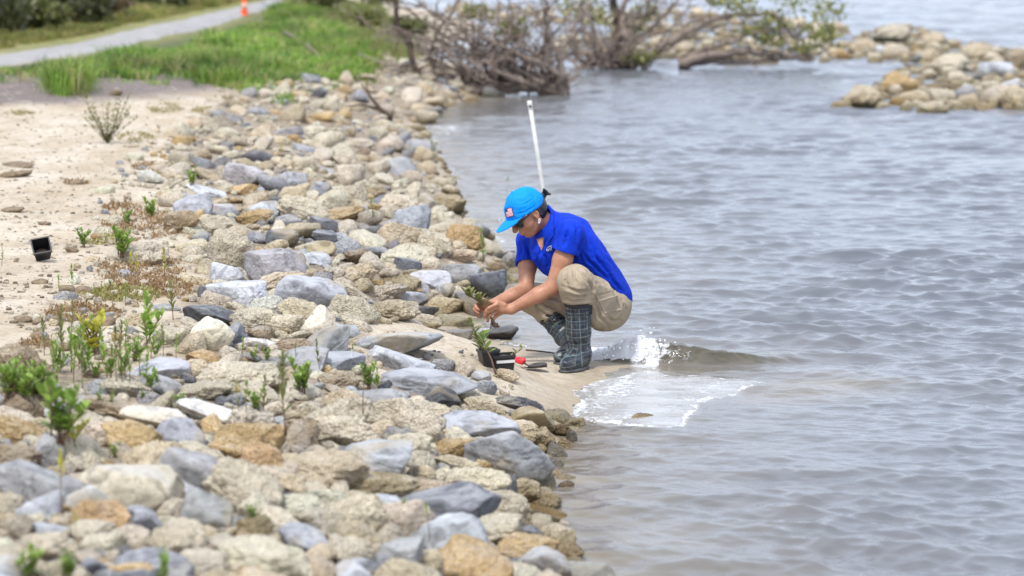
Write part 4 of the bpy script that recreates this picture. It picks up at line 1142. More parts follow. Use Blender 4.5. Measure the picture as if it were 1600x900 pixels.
def tree(lab, base_px, Yb, limbs, ntw, leaves, seed, mat='bark'):
    rnd = random.Random(seed); b = PL(*base_px, Yb); b[2] = 0.0; root = empty('mangrove_tree', b); V_off = -b
    for i, (pts, r0, r1, nm, tw) in enumerate(limbs):
        mb = MB(); q = limb(mb, pts, Yb, r0, r1, rnd, 0.09)
        twigs(mb, q, tw, 0.55, 0.011, rnd)
        o = mb.build(nm, M[mat] if i % 3 else M['bark_dark' if mat == 'bark' and nm == 'trunk' else mat], root); o.matrix_parent_inverse = Matrix.Translation(-Vector(b))
    if leaves:
        L = leaf_cloud([(tuple(PL(a, b_, Yb + dy)), (rx, rx, rz)) for a, b_, dy, rx, rz in leaves], len(leaves) * 95, 0.085, seed)
        o = L.build('crown', M['leaf_green2'], root); o.matrix_parent_inverse = Matrix.Translation(-Vector(b))
    tag(root, lab, 'tree'); return root
M['leaf_green2'] = leafmat('mangrove_leaf', (0.17, 0.19, 0.06), (0.33, 0.34, 0.10))
YT1 = G(760, 150)[1]; rt = random.Random(12)
L1 = [([(672, 155, -.2), (655, 120, 0), (636, 70, .1), (618, 20, .1), (612, -30, .1)], .05, .03, 'trunk', 8), ([(674, 152, .1), (674, 105, .1), (678, 60, 0), (700, 25, .1), (720, -20, .1)], .04, .02, 'trunk', 8),
      ([(880, 148, 0), (874, 110, 0), (880, 70, .1), (905, 30, .2), (925, 5, .2)], .06, .02, 'trunk', 10), ([(872, 146, .2), (852, 90, .3), (853, 30, .3), (850, -20, .3)], .045, .02, 'trunk', 8),
      ([(885, 145, .1), (840, 135, .1), (780, 138, .0), (735, 142, -.1), (690, 150, -.1)], .09, .05, 'branch', 14), ([(880, 130, .3), (830, 118, .2), (765, 126, .2), (700, 132, .2)], .08, .03, 'branch', 14)]
for k in range(38):
    x0 = rt.uniform(700, 890); y0 = rt.uniform(104, 148); a = rt.uniform(0.1, 2.9) if k % 2 else rt.uniform(.6, 1.7); l = rt.uniform(50, 150) if k % 2 else rt.uniform(130, 260)
    x2 = x0 - abs(math.cos(a)) * l * (1.15 if rt.random() < .8 else -.4); y2 = y0 - math.sin(a) * l * .66
    L1.append(([(x0, y0, rt.uniform(-.3, .5)), ((x0 + x2) / 2 + rt.uniform(-8, 8), (y0 + y2) / 2 + rt.uniform(-14, 4), rt.uniform(-.4, .6)), (x2, y2, rt.uniform(-.6, .8))], rt.uniform(.014, .036), .005, 'branch', 6))
for k in range(13):
    x0 = rt.uniform(760, 885); x2 = rt.uniform(540, 880); y2 = rt.uniform(-25, 60); L1.append(([(x0, 130, rt.uniform(-.2, .4)), (x0 * .7 + x2 * .3, 95 + rt.uniform(-15, 10), 0), (x0 * .35 + x2 * .65, (95 + y2) * .5 + rt.uniform(-20, 5), .1), (x2, y2, rt.uniform(-.4, .5))], .03, .006, 'branch', 8))
for k in range(9):
    x0 = rt.uniform(690, 890); L1.append(([(x0, 150, rt.uniform(-.2, .4)), (x0 + rt.uniform(-12, 12), 135, 0), (x0 + rt.uniform(-22, 22), 110, .1)], .03, .015, 'prop_root', 3))
tree('tangled leafless mangrove with bare branches at the bend of the shore', (800, 152), YT1, L1, 0, [(800, 48, .3, .22, .14), (745, 20, .4, .2, .1)], 5)
YT2 = G(970, 108)[1]
L2 = [([(960, 108, 0), (962, 70, 0), (966, 30, .1), (955, -20, .1)], .085, .055, 'trunk', 8), ([(975, 106, .1), (978, 60, 0), (972, 20, .1), (985, -20, .1)], .065, .04, 'trunk', 8), ([(950, 106, 0), (940, 80, .1), (925, 40, 0), (910, -10, .2)], .05, .02, 'trunk', 8),
      ([(985, 104, 0), (1010, 88, 0), (1050, 62, -.1), (1100, 36, .1), (1150, 24, .1), (1210, 20, 0)], .075, .03, 'branch', 16), ([(1060, 98, 0), (1110, 86, 0), (1170, 80, .1), (1230, 88, 0), (1262, 92, 0)], .09, .03, 'branch', 22),
      ([(1062, 99, .2), (1120, 93, .1), (1190, 96, .1), (1240, 92, .1)], .07, .02, 'branch', 22), ([(1060, 96, .2), (1130, 66, 0), (1190, 52, 0), (1250, 40, .1)], .05, .015, 'branch', 14), ([(1210, 20, 0), (1235, 50, 0), (1255, 80, 0), (1268, 96, 0)], .028, .012, 'branch', 9),
      ([(970, 100, .1), (1000, 60, .2), (1040, 20, .3), (1070, -20, .3)], .05, .02, 'branch', 10), ([(900, 108, 0), (925, 98, 0), (960, 104, 0)], .06, .04, 'branch', 9)]
for k in range(20):
    x0 = rt.uniform(905, 1010); x2 = x0 + rt.uniform(-70, 60); L2.append(([(x0, 106, rt.uniform(-.3, .4)), ((x0 + x2) / 2, rt.uniform(78, 96), rt.uniform(-.3, .4)), (x2, rt.uniform(30, 92), rt.uniform(-.6, .6))], rt.uniform(.015, .035), .006, 'branch', 8))
LV = [(1160, 10, 0, .28, .14), (1215, 30, .1, .34, .2), (1265, 38, 0, .32, .2), (1300, 15, .2, .25, .16), (1235, 0, .2, .4, .16), (1180, 50, .1, .26, .12), (1290, 55, 0, .2, .14), (1130, 2, .1, .25, .1), (1205, 62, 0, .2, .1), (1010, 20, .3, .22, .16), (985, 50, .3, .2, .16), (1000, 90, -.2, .22, .08), (940, 28, .2, .22, .2), (905, 10, .3, .3, .14), (1255, 75, 0, .2, .1), (800, 52, .4, .22, .12)]
for k in range(9):
    x0 = rt.uniform(930, 1010); x2 = rt.uniform(860, 1250); y2 = rt.uniform(-25, 50); L2.append(([(x0, 102, 0), (x0 * .7 + x2 * .3, 70 + rt.uniform(-15, 10), 0), (x0 * .35 + x2 * .65, (70 + y2) * .5 - 10, .1), (x2, y2, rt.uniform(-.4, .5))], .032, .007, 'branch', 8))
tree('leafy mangrove with arching limb reaching over the far water', (975, 108), YT2, L2, 0, LV, 6)

# dead branch lying on the far bank
b = GT(595, 186); rt = random.Random(2); root = empty('driftwood_branch', b); mb = MB(); q = [Vector((0.12, 0, 0.0)), Vector((0.0, 0, .10)), Vector((-.10, 0, .22)), Vector((-.20, 0.05, .36))]
mb.tube(q, [.03, .025, .018, .008], 6); mb.tube([q[1], q[1] + Vector((-.2, 0, .05)), q[1] + Vector((-.36, .1, .02))], [.02, .014, .006], 5); mb.build('limb', M['bark_dark'], root)
mb = MB(); mb.tube([q[2], q[2] + Vector((-.05, .05, .12)), q[2] + Vector((-.02, .08, .25))], [.01, .007, .003], 5); mb.build('twig', M['bark_dark'], root); tag(root, 'dark dead branch lying on the stones near the tree', 'branch')
for pts, lab in (([(822, 549), (850, 552), (872, 555)], 'thin dark twig on the sand behind the boots'), ([(926, 558), (944, 561)], 'short black stick beside the boots near the breaker'), ([(440, 58), (462, 70), (486, 88), (500, 100)], 'bleached branch at the edge of the tall grass'), ([(560, 96), (600, 112), (640, 116)], 'grey fallen branch on the far stones'), ([(612, 122), (628, 114), (642, 106)], 'pale stick leaning beside the bare trunk')):
    W = [GT(a, b_) + np.array([0, 0, 0.008 if a > 700 else 0.1]) for a, b_ in pts]; k = 0.005 if pts[0][0] > 700 else 0.022; mb = MB(); mb.tube(W, [k, k * .9, k * .8, k * .5][:len(W)], 6); tag(mb.build('stick', M['bark_dark' if k < .01 else 'bark']), lab, 'stick')
# driftwood, clods and litter on the sand
DEB = [(20, 273, 60, 10), (30, 259, 50, 5), (115, 285, 36, 7), (62, 440, 26, 8), (105, 452, 26, 14), (130, 452, 34, 13), (60, 503, 20, 10), (62, 523, 30, 12), (90, 498, 40, 10), (150, 505, 60, 9), (36, 500, 30, 8), (112, 392, 20, 6), (20, 330, 40, 4), (70, 349, 22, 6), (180, 145, 26, 10), (95, 545, 30, 8)]
DL = ['long dark clod at the far open sand edge', 'thin dark clod farther than the long one', 'flat tan brown clod on the middle of the open sand', 'dark clod just below the black pot', 'small dark clod beside the black pot', 'wider dark clod nearest the brown weed mat',
      'small dark clod at the sandy edge', 'dark clod before the seedling patch', 'wide low clod behind the seedling patch', 'widest dark clod inside the brown weeds', 'low clod at the end of the brown clod row', 'small clod behind the black pot', 'thin dark line of debris on open sand', 'small dark debris behind the tipped pot', 'brown clod by the dark soil strip', 'low clod beside the brownish boulder']
cl = simple('dark_clod', (0.20, 0.15, 0.10), 0.95, 0.4, 40, 0.8, 0.01, pos=True)
for i, (px, py, w, h) in enumerate(DEB):
    P, F, c = place_rock(px, py, w, h, 'T', 'brown', 9000 + i, low=MIDR, sink=1.6); me = npmesh('clod', P, F); tag(link('clod', me, cl), DL[i], 'clod', 'dark clods on the sand')

# ------------------------------------------------------------------ post, pole, pots, trowel
M['orange'] = simple('orange_plastic', (0.85, 0.11, 0.02), 0.45, 0.06); M['white_p'] = simple('white_plastic', (0.60, 0.60, 0.58), 0.45, 0.12, 12); M['black_p'] = simple('black_plastic', (0.018, 0.018, 0.02), 0.4, 0.2)
M['soil'] = simple('soil', (0.07, 0.05, 0.035), 0.95, 0.4, 60, 0.9, 0.01); M['band'] = simple('reflective_band', (0.75, 0.45, 0.40), 0.4, 0.05)
b = GT(382, 24); sc = project(b)[2]; root = empty('traffic_post', b)
mb = MB(); mb.tube([(0, 0, 0), (0, 0, .03), (0, 0, .05)], [.085, .08, .05], 16); mb.build('foot', M['orange'], root)
mb = MB(); mb.tube([(0, 0, .04), (0, 0, .10), (0, 0, .13), (0, 0, .5), (0, 0, .62), (0, 0, .66)], [.055, .06, .045, .05, .045, .02], 16); mb.build('tube', M['orange'], root)
mb = MB(); mb.tube([(0, 0, .13), (0, 0, .22)], [.0475, .0485], 16); mb.build('reflective_band', M['band'], root); tag(root, 'orange plastic traffic post standing at the edge of the gravel path', 'traffic post')
pb = G(856, 345); pt = PL(827, 157, pb[1] + 0.05); root = empty('white_pole', pb); d = Vector(pt) - Vector(pb); mb = MB(); mb.tube([d * -.12, d * 0, d * .5, d * .96], .0140, 16); mb.build('pipe', M['white_p'], root)
mb = MB(); mb.tube([d * .95, d * .952, d * .998, d * 1.0], [.0175, .018, .018, .014], 16); mb.build('cap', M['white_p'], root)
mb = MB(); q = d * .955 + Vector((0, -.03, 0)); mb.tube([q, q + Vector((0, .02, 0))], .009, 10); mb.build('bolt', M['black_p'], root); tag(root, 'white plastic pole leaning out of the water behind the person', 'pole')

def square_pot(wt, wb, h, th=0.003):
    """tapered square nursery pot with a rolled rim and open top, base at the origin"""
    mb = MB(); prof = [(wb * .96, 0), (wb, .006), (wt, h - .012), (wt + .008, h - .012), (wt + .008, h), (wt - th * 2, h), (wt - th * 2 - .002, h - .02), (wb - th * 2, .004)]; V = []
    for w, z in prof:
        for k in range(16):
            a = 2 * math.pi * k / 16; c, s_ = math.cos(a), math.sin(a); m = max(abs(c), abs(s_)) ** 0.94; V.append((c / m * w / 2, s_ / m * w / 2, z))
    F = [(i * 16 + k, i * 16 + (k + 1) % 16, (i + 1) * 16 + (k + 1) % 16, (i + 1) * 16 + k) for i in range(len(prof) - 1) for k in range(16)]
    F.append(tuple(range(16))[::-1]); F.append(tuple(7 * 16 + k for k in range(16))); mb.add(V, F); return mb
g = GT(66, 407); root = empty('nursery_pot', g + np.array([0, 0, 0.01])); square_pot(.094, .076, .09).build('pot', M['black_p'], root, smooth=False); mb = MB(); mb.tube([(0, 0, .0055), (0, 0, .02)], [.026, .03], 12); mb.build('soil', M['soil'], root)
root.rotation_euler = (R(48), R(-9), R(14)); root.location.z += .02; tag(root, 'empty black square nursery pot tipped over on the open sand', 'pot')
for (px, py, wt, h, lab, bandon, yaw) in ((788, 582, .098, .085, 'black nursery pot with a white label band beside the trowel', True, .12), (764, 574, .085, .085, 'plain black nursery pot just behind the one with the white band', False, .3)):
    g = GT(px, py); g = g + np.array([0, wt * .35, -.004]); root = empty('nursery_pot', g); root.rotation_euler = (0, R(-3), yaw)
    square_pot(wt, wt * .8, h).build('pot', M['black_p'], root, smooth=False)
    mb = MB(); mb.tube([(0, 0, .0055), (0, 0, h - .018), (0, 0, h - .006)], [wt * .36, wt * .46, wt * .2], 12); mb.build('soil', M['soil'], root)
    if bandon: mb = MB(); mb.box((0.004, -wt * .487, h * .66), (wt * .86, .003, .013)); mb.build('label_band', M['white_p'], root, smooth=False)
    tag(root, lab, 'pot')
def big_seedling(name, base, pts, leaves, lab, r0=.005, mat='leaf_olive', roots=None):
    """pts relative to base; leaves: (t, azimuth, elevation, length)"""
    root = empty(name, base); mb = MB(); mb.tube(pts, [r0 * (1 - .6 * i / (len(pts) - 1)) for i in range(len(pts))], 6); mb.build('stem', M['stem'], root); lf = MB(); P = [Vector(p) for p in pts]
    for t, az, el, L in leaves:
        s_ = t * (len(P) - 1); i = min(int(s_), len(P) - 2); q = P[i].lerp(P[i + 1], s_ - i); d = Vector((math.cos(az) * math.cos(el), math.sin(az) * math.cos(el), math.sin(el))); lf.leaf(q, d, Vector((-math.sin(az), math.cos(az), .3)), L, L * .38, .12)
    lf.build('foliage', M[mat], root)
    if roots: roots(root)
    return tag(root, lab, 'seedling')
rs = random.Random(8)
def lv(t0, t1, n, L): return [(t0 + (t1 - t0) * i / (n - 1), i * 2.3 + rs.random(), 0.55 + rs.random() * .5, L * rs.uniform(.7, 1.15)) for i in range(n)]
gb = GT(764, 574) + np.array([0, .03, .07]); rel = lambda px, py, dy=0: Vector(PL(px, py, gb[1] + dy)) - Vector(gb)
big_seedling('potted_seedling', gb, [Vector((0, 0, -.03)), rel(753, 548), rel(746, 528), rel(737, 505)], lv(.15, 1, 30, .058), 'leafy seedling growing out of the plain black pot')
gb = GT(778, 590); rel = lambda px, py, dy=0: Vector(PL(px, py, gb[1] + dy)) - Vector(gb)
big_seedling('long_seedling', gb, [Vector((0, 0, -.02)), rel(768, 562), rel(758, 540), rel(754, 524)], lv(.5, 1, 12, .055), 'long bare stemmed seedling leaning in front of the black pots', mat='leaf')
gb = GT(788, 582) + np.array([0, .04, .08]); rel = lambda px, py, dy=0: Vector(PL(px, py, gb[1] + dy)) - Vector(gb)
big_seedling('low_seedling', gb, [Vector((0, 0, -.02)), rel(797, 556), rel(806, 552), rel(816, 545)], lv(.3, 1, 8, .035), 'small dark seedling drooping out of the banded pot', r0=.003)
# trowel
g = GT(824, 577); root = empty('trowel', g); root.scale = (1.2, 1.2, 1.2); mb = MB(); V = []
M['red_p'] = simple('red_plastic', (0.75, 0.03, 0.04), 0.35, 0.1); M['blade'] = simple('blade_dark', (0.055, 0.05, 0.048), 0.45, 0.4, 60)
for i, (x, w) in enumerate([(0, .012), (.015, .030), (.05, .034), (.085, .026), (.11, .004)]):
    for j in range(7): a = (j - 3) / 3; V.append((x, w * a, .018 - .012 * (1 - a * a) + .012 * (x / .11)))
F = [(i * 7 + j, i * 7 + j + 1, (i + 1) * 7 + j + 1, (i + 1) * 7 + j) for i in range(4) for j in range(6)]; n_ = len(V)
V += [(x, y, z - .0015) for x, y, z in V]; F += [tuple(n_ + k for k in f[::-1]) for f in F]; mb.add(V, F); bl = mb.build('blade', M['blade'], root)
mb = MB(); mb.tube([(.02, 0, .012), (0, 0, .020), (-.02, 0, .030)], [.004, .004, .005], 8); mb.build('shank', M['blade'], root)
mb = MB(); mb.tube([(-.012, 0, .026), (-.015, 0, .03), (-.03, 0, .034), (-.055, 0, .038), (-.078, 0, .037), (-.085, 0, .036)], [.006, .013, .015, .0125, .0145, .007], 12); mb.tube([(-.018, 0, .03), (-.017, 0, .045)], [.012, .010], 8); mb.build('handle', M['red_p'], root)
root.rotation_euler = (R(10), R(-2), R(-42)); tag(root, 'small trowel with a red handle and dark blade on the sand', 'trowel')
# ------------------------------------------------------------------ the person
FOOT = GT(899, 580); Y0 = FOOT[1]; Z0 = FOOT[2]
def P(px, py, dy=0.0): return PL(px, py, Y0 + dy)
def nrm(v): v = np.array(v, float); return v / np.linalg.norm(v)
def vnormals(V, Q):
    n = np.cross(V[Q[:, 2]] - V[Q[:, 0]], V[Q[:, 3]] - V[Q[:, 1]]); N = np.zeros_like(V)
    for k in range(4):
        for x in range(3): N[:, x] += np.bincount(Q[:, k], n[:, x], len(V))
    return N / (np.linalg.norm(N, axis=1)[:, None] + 1e-12)
def crease(V, Q, amp, freq, axis=None, stretch=3.0, seed=0, sharp=True):
    """cloth folds running along AXIS"""
    N = vnormals(V, Q); off = Vector((seed * 3.1, seed * 1.7, 0)); ax = nrm(axis) if axis is not None else None; W = V.copy()
    if ax is not None: c = V @ ax; W = V - np.outer(c * (1 - 1 / stretch), ax)
    d = np.array([mnoise.fractal(Vector(w) * freq + off, 0.9, 2.0, 3) for w in W])
    if sharp: d = 0.5 - np.abs(d) * 1.6
    return V + N * (d * amp)[:, None]
def grooves(V, Q, lines, amp=.0085, w=2.1, k=.55):
    N = vnormals(V, Q); Wd = V + FOOT; x, y, zz = Wd[:, 0], Wd[:, 1], Wd[:, 2] - CAM_H; dep = y * CA - zz * SA; sc_ = F_PX / dep; qx, qy = 800 + x * sc_, 450 - (y * SA + zz * CA) * sc_
    tc = -Wd + np.array([0, 0, CAM_H]); tc /= np.linalg.norm(tc, axis=1)[:, None]; fac = np.clip((N * tc).sum(1) * 1.6, 0, 1); d = np.zeros(len(V))
    for L in lines:
        L = np.array(L, float); q = []
        for i in range(len(L) - 1):
            for t_ in np.linspace(0, 1, 6)[:-1]: q.append(L[i] * (1 - t_) + L[i + 1] * t_)
        q = np.array(q + [L[-1]]); q += np.random.default_rng(int(L[0][0] * 7 + L[0][1])).normal(0, .5, q.shape)
        dd = line_dist(q, qx, qy); e0 = np.hypot(qx - L[0][0], qy - L[0][1]); e1 = np.hypot(qx - L[-1][0], qy - L[-1][1]); tl = np.hypot(*(L[-1] - L[0])); tp = np.clip(np.minimum(e0, e1) / (tl * .35), .25, 1)
        d += tp * (-np.exp(-(dd / w) ** 2) + k * np.exp(-((dd - w * 2) / (w * 1.2)) ** 2))
    return V + N * (np.clip(d, -1.4, 1.2) * amp * fac)[:, None]
def shell(F, name, mat, parent, relax=2, folds=()):
    V, Q = F.mesh(name, FOOT, relax)
    for a in folds: V = grooves(V, Q, **a) if 'lines' in a else crease(V, Q, **a)
    return link(name, npmesh(name, V, Q), mat, parent)
t = NT('skin'); n1 = t.noise(t.pos(), 20, 4); n2 = t.noise(t.pos(), 260, 4)
t.set(Base_Color=t.mix(1.0, t.ramp(n1, [(0.3, (0.33, 0.15, 0.085)), (0.7, (0.47, 0.235, 0.145))]), t.ramp(n2, [(0.35, 0.88), (0.6, 1.04)]), 'MULTIPLY'), Roughness=0.5, Subsurface_Weight=0.08, Subsurface_Scale=0.01)
t.l(t.bump(n2, 0.3, 0.001), t.b.inputs['Normal']); M['skin'] = t.m
def cloth(name, col, weave=900, rough=0.85, sheen=0.1, bump=0.12):
    t = NT(name); a = t.noise(t.pos(), 9, 4); b_ = t.noise(t.pos(), weave, 2)
    t.set(Base_Color=t.mix(1.0, t.ramp(a, [(0.3, tuple(c * .88 for c in col)), (0.7, tuple(min(1, c * 1.1) for c in col))]), t.ramp(b_, [(0.3, 0.92), (0.7, 1.05)]), 'MULTIPLY'), Roughness=rough)
    t.b.inputs['Specular IOR Level'].default_value = 0.2
    w = t.noise(t.pos(), 26, 3, 0.5); t.l(t.bump(b_, 0.15, 0.0006, t.bump(w, bump, 0.006)), t.b.inputs['Normal']); return t.m
M['shirt'] = cloth('shirt_blue', (0.002, 0.034, 0.47), rough=0.8); M['cap'] = cloth('cap_azure', (0.0, 0.25, 0.84), rough=0.7, bump=0.1); M['khaki'] = cloth('khaki_cloth', (0.36, 0.295, 0.215))
M['hair'] = simple('dark_hair', (0.016, 0.011, 0.009), 0.4, 0.3, 120, 0.5, 0.002); M['lens'] = simple('dark_lens', (0.008, 0.008, 0.01), 0.12, 0.1); M['frame'] = simple('glasses_frame', (0.012, 0.012, 0.014), 0.3, 0.1)
M['silver'] = simple('silver', (0.75, 0.72, 0.70), 0.25, 0.05); M['navy'] = simple('patch_navy', (0.02, 0.03, 0.13), 0.8, 0.1); M['pred'] = simple('patch_red', (0.62, 0.12, 0.14), 0.8, 0.1); M['pwhite'] = simple('patch_white', (0.72, 0.62, 0.62), 0.8, 0.05)
M['logo'] = simple('logo_white', (0.62, 0.68, 0.8), 0.7, 0.05); M['sole'] = simple('boot_sole', (0.05, 0.052, 0.056), 0.5, 0.5, 70, 0.5, 0.002); M['cuff'] = simple('boot_cuff', (0.012, 0.014, 0.02), 0.4, 0.2)
t = NT('boot_plaid'); U, Vv = t.at('u'), t.at('v')
def line(c, per, off, wd):
    x = t.math('FRACT', t.math('ADD', t.math('DIVIDE', c, per), off)); x = t.math('ABSOLUTE', t.math('SUBTRACT', x, 0.5)); return t.math('LESS_THAN', x, wd / per / 2)
col = (0.014, 0.017, 0.028); col = t.mix(t.math('MULTIPLY', line(U, .040, .1, .018), 0.6), col, (0.03, 0.04, 0.055)); col = t.mix(t.math('MULTIPLY', line(Vv, .040, .3, .018), 0.6), col, (0.03, 0.04, 0.055))
for c_, o_, w_, k_ in ((U, .0, .0040, .6), (Vv, .0, .0040, .6), (U, .42, .0022, .35), (Vv, .42, .0022, .35)): col = t.mix(t.math('MULTIPLY', line(c_, .040, o_, w_), k_), col, (0.14, 0.21, 0.22))
dirt = t.ramp(t.noise(t.pos(), 45, 5, 0.7), [(0.52, 0.0), (0.75, 0.55)]); col = t.mix(dirt, col, (0.22, 0.19, 0.15))
t.set(Base_Color=col, Roughness=0.38); t.l(t.bump(t.noise(t.pos(), 30, 3), 0.2, 0.004), t.b.inputs['Normal']); M['plaid'] = t.m

lo = np.minimum.reduce([P(725, 590, -.25), P(725, 590, .6)]) - .02; hi = np.maximum.reduce([P(1000, 280, -.25), P(1000, 280, .62)]) + .02
HY = R(24); HP = R(40)
hf = np.array([-math.cos(HY) * math.cos(HP), -math.sin(HY) * math.cos(HP), -math.sin(HP)]); hl = np.array([math.sin(HY), -math.cos(HY), 0]); hu = np.cross(hf, hl); HAX = [hf, hl, hu]
HC = P(824, 331, .18); hp = lambda a, b, c: HC + hf * a + hl * b + hu * c
SN, SF = P(893, 364, .10), P(828, 376, .385); EN, WN = P(865, 448, .085), P(799, 483, .075); EF, WF = P(821, 453, .25), P(765, 478, .125)
T1, T2, T3 = P(872, 379, .24), P(899, 413, .30), P(934, 454, .38); N0 = P(860, 357, .245)
spine = nrm(T1 - T3); lat = nrm([.59, -.81, 0]); lat = nrm(lat - spine * (lat @ spine)); fro = np.cross(lat, spine); TAX = [fro, lat, spine]
HN, HF_ = P(952, 480, .30), P(936, 474, .47); KN, KF = P(898, 441, 0.0), P(833, 467, .44)
ANK, ANF = P(905, 552, .075), P(894, 553, .355)
# body: one continuous surface, head to feet
B = Field(lo, hi, 0.0036)
B.ell(hp(0, 0, .02), (.097, .075, .094), HAX, .01); B.ell(hp(.034, 0, -.045), (.058, .054, .068), HAX, .02); B.ell(hp(.064, 0, -.088), (.020, .022, .018), HAX, .018)
for s_ in (1, -1):
    B.ell(hp(.045, s_ * .045, -.03), (.030, .020, .026), HAX, .02); B.cap(hp(.0, s_ * .055, -.055), hp(.055, s_ * .022, -.088), .014, .012, .018)
    B.ell(hp(.088, s_ * .034, .012), (.014, .018, .012), HAX, .010, 'sub'); B.ell(hp(.078, s_ * .033, .012), (.013, .014, .012), HAX, .004)
    B.ell(hp(-.006, s_ * .078, -.006), (.017, .008, .030), HAX, .006); B.ell(hp(-.002, s_ * .084, -.004), (.009, .005, .018), HAX, .004, 'sub'); B.ell(hp(.0, s_ * .078, -.031), (.008, .006, .009), HAX, .005)
B.cap(hp(.090, 0, .012), hp(.112, 0, -.026), .007, .011, .010); B.ell(hp(.106, 0, -.030), (.012, .016, .009), HAX, .006)
B.ell(hp(.092, 0, -.055), (.010, .022, .006), HAX, .006); B.ell(hp(.089, 0, -.066), (.011, .019, .007), HAX, .006); B.cap(hp(.105, -.016, -.0605), hp(.105, .016, -.0605), .0022, .0022, .003, 'sub')
B.cap(hp(-.025, 0, -.045), N0, .050, .054, .025)
B.ell(T1, (.080, .120, .10), TAX, .03); B.ell(T2, (.095, .13, .14), TAX, .04); B.ell(T3, (.105, .14, .12), TAX, .04); B.cap(SN, SF, .046, k=.03)
B.chain([SN, SN * .5 + EN * .5, EN], [.050, .047, .040], .02); B.chain([EN, EN * .65 + WN * .35, WN], [.041, .038, .0255], .014)
B.chain([SF, SF * .5 + EF * .5, EF], [.048, .045, .038], .02); B.chain([EF, EF * .65 + WF * .35, WF], [.040, .037, .025], .014)
B.cap(HN, KN, .080, .055, .03); B.cap(KN, ANK, .044, .030, .02); B.cap(HF_, KF, .080, .055, .03); B.chain([KF, P(862, 492, .42), P(888, 532, .375), ANF], [.048, .040, .034, .028], .02); B.cap(ANK, FOOT + [.01, .03, .035], .034, .03, .02); B.cap(ANF, ANF + [-.03, -.05, -.04], .034, .03, .02)
def hand(W, palm, mcp, pip, tip, thumb):
    c = np.mean(mcp, 0); B.cap(W, palm, .024, .026, .012)
    for m in mcp: B.cap(palm, m, .019, .0105, .008)
    for m, p_, t_ in zip(mcp, pip, tip):
        B.cap(m, p_, .0100, .0088, .0035); B.cap(p_, (p_ + t_) / 2 + (p_ - m) * .08, .0088, .0080, .003); B.cap((p_ + t_) / 2 + (p_ - m) * .08, t_, .0080, .0070, .003)
    B.chain(thumb, [.015, .0115, .0095, .0075], .005)
hand(WN, P(786, 483, .07), [P(777, 475, .045), P(775, 481, .055), P(776, 487, .07), P(779, 491, .085)], [P(764, 481, .03), P(762, 487, .038), P(765, 493, .052), P(771, 498, .070)],
     [P(757, 490, .045), P(757, 496, .052), P(762, 502, .064), P(769, 505, .08)], [P(788, 477, .06), P(776, 471, .055), P(766, 473, .06), P(758, 480, .068)])
hand(WF, P(757, 478, .12), [P(751, 472, .095), P(748, 477, .10), P(748, 482, .11), P(750, 486, .125)], [P(743, 478, .075), P(741, 483, .08), P(742, 487, .09), P(745, 491, .105)],
     [P(748, 484, .062), P(748, 489, .068), P(749, 493, .08), P(751, 496, .095)], [P(759, 473, .11), P(756, 469, .09), P(757, 474, .075), P(760, 480, .068)])
Vb, Qb = B.mesh('person', FOOT, 1)
person = link('person', npmesh('person', Vb, Qb), M['skin'], loc=FOOT)
tag(person, 'person in blue polo shirt, blue cap and plaid boots crouching at the waterline', 'person')
# hair, glasses, earring
F = Field(HC - .17, HC + .17, .0035); cap_n = nrm(hu * .2 - hf * .045); rimA = hp(.1, 0, .036)
F.ell(hp(-.010, 0, .008), (.100, .079, .098), HAX, .004, cut=[(hp(-.022, 0, 0), hf), (hp(0, 0, -.075), -hu)]); F.cap(hp(.018, .072, .04), hp(.006, .077, .012), .008, .004, .008); F.cap(hp(.018, -.072, .04), hp(.006, -.077, .012), .008, .004, .008)
F.cap(hp(-.095, .0, .0), hp(-.135, .01, .012), .018, .012, .01); F.cap(hp(-.132, .01, .012), hp(-.128, .03, .035), .012, .007, .006); F.cap(hp(-.13, .01, .01), hp(-.15, -.01, -.02), .012, .005, .006)
shell(F, 'hair', M['hair'], person, 1, [dict(amp=.003, freq=60, axis=hu, stretch=6)])
gl = MB(); loc = lambda p: Vector((p - FOOT).tolist())
for s_ in (1, -1): gl.tube([loc(hp(.088, s_ * .062, .016)), loc(hp(.05, s_ * .078, .018)), loc(hp(.0, s_ * .082, .016)), loc(hp(-.02, s_ * .080, .004))], [.010, .0075, .0045, .003], 8)
gl.tube([loc(hp(.106, -.062, .018)), loc(hp(.112, -.03, .024)), loc(hp(.112, 0, .020)), loc(hp(.112, .03, .024)), loc(hp(.095, .064, .018))], .0028, 6); g_ = gl.build('sunglasses', M['frame'], person)
for s_ in (1, -1):
    F = Field(HC - .15, HC + .15, .003); F.ell(hp(.088, s_ * .042, .000), (.014, .033, .023), [nrm(hf + hl * s_ * .35), nrm(hl - hf * s_ * .35), hu], .004); shell(F, 'lens', M['lens'], g_, 1)
mb = MB(); c = loc(hp(0, .085, -.040)); hx, hz = Vector(hf.tolist()), Vector((0, 0, 1)); mb.tube([c + hx * (.006 * math.cos(a)) + hz * (.011 * math.sin(a) - .008) for a in [k * math.pi / 5 for k in range(11)]], .0022, 6); mb.build('earring', M['silver'], person)
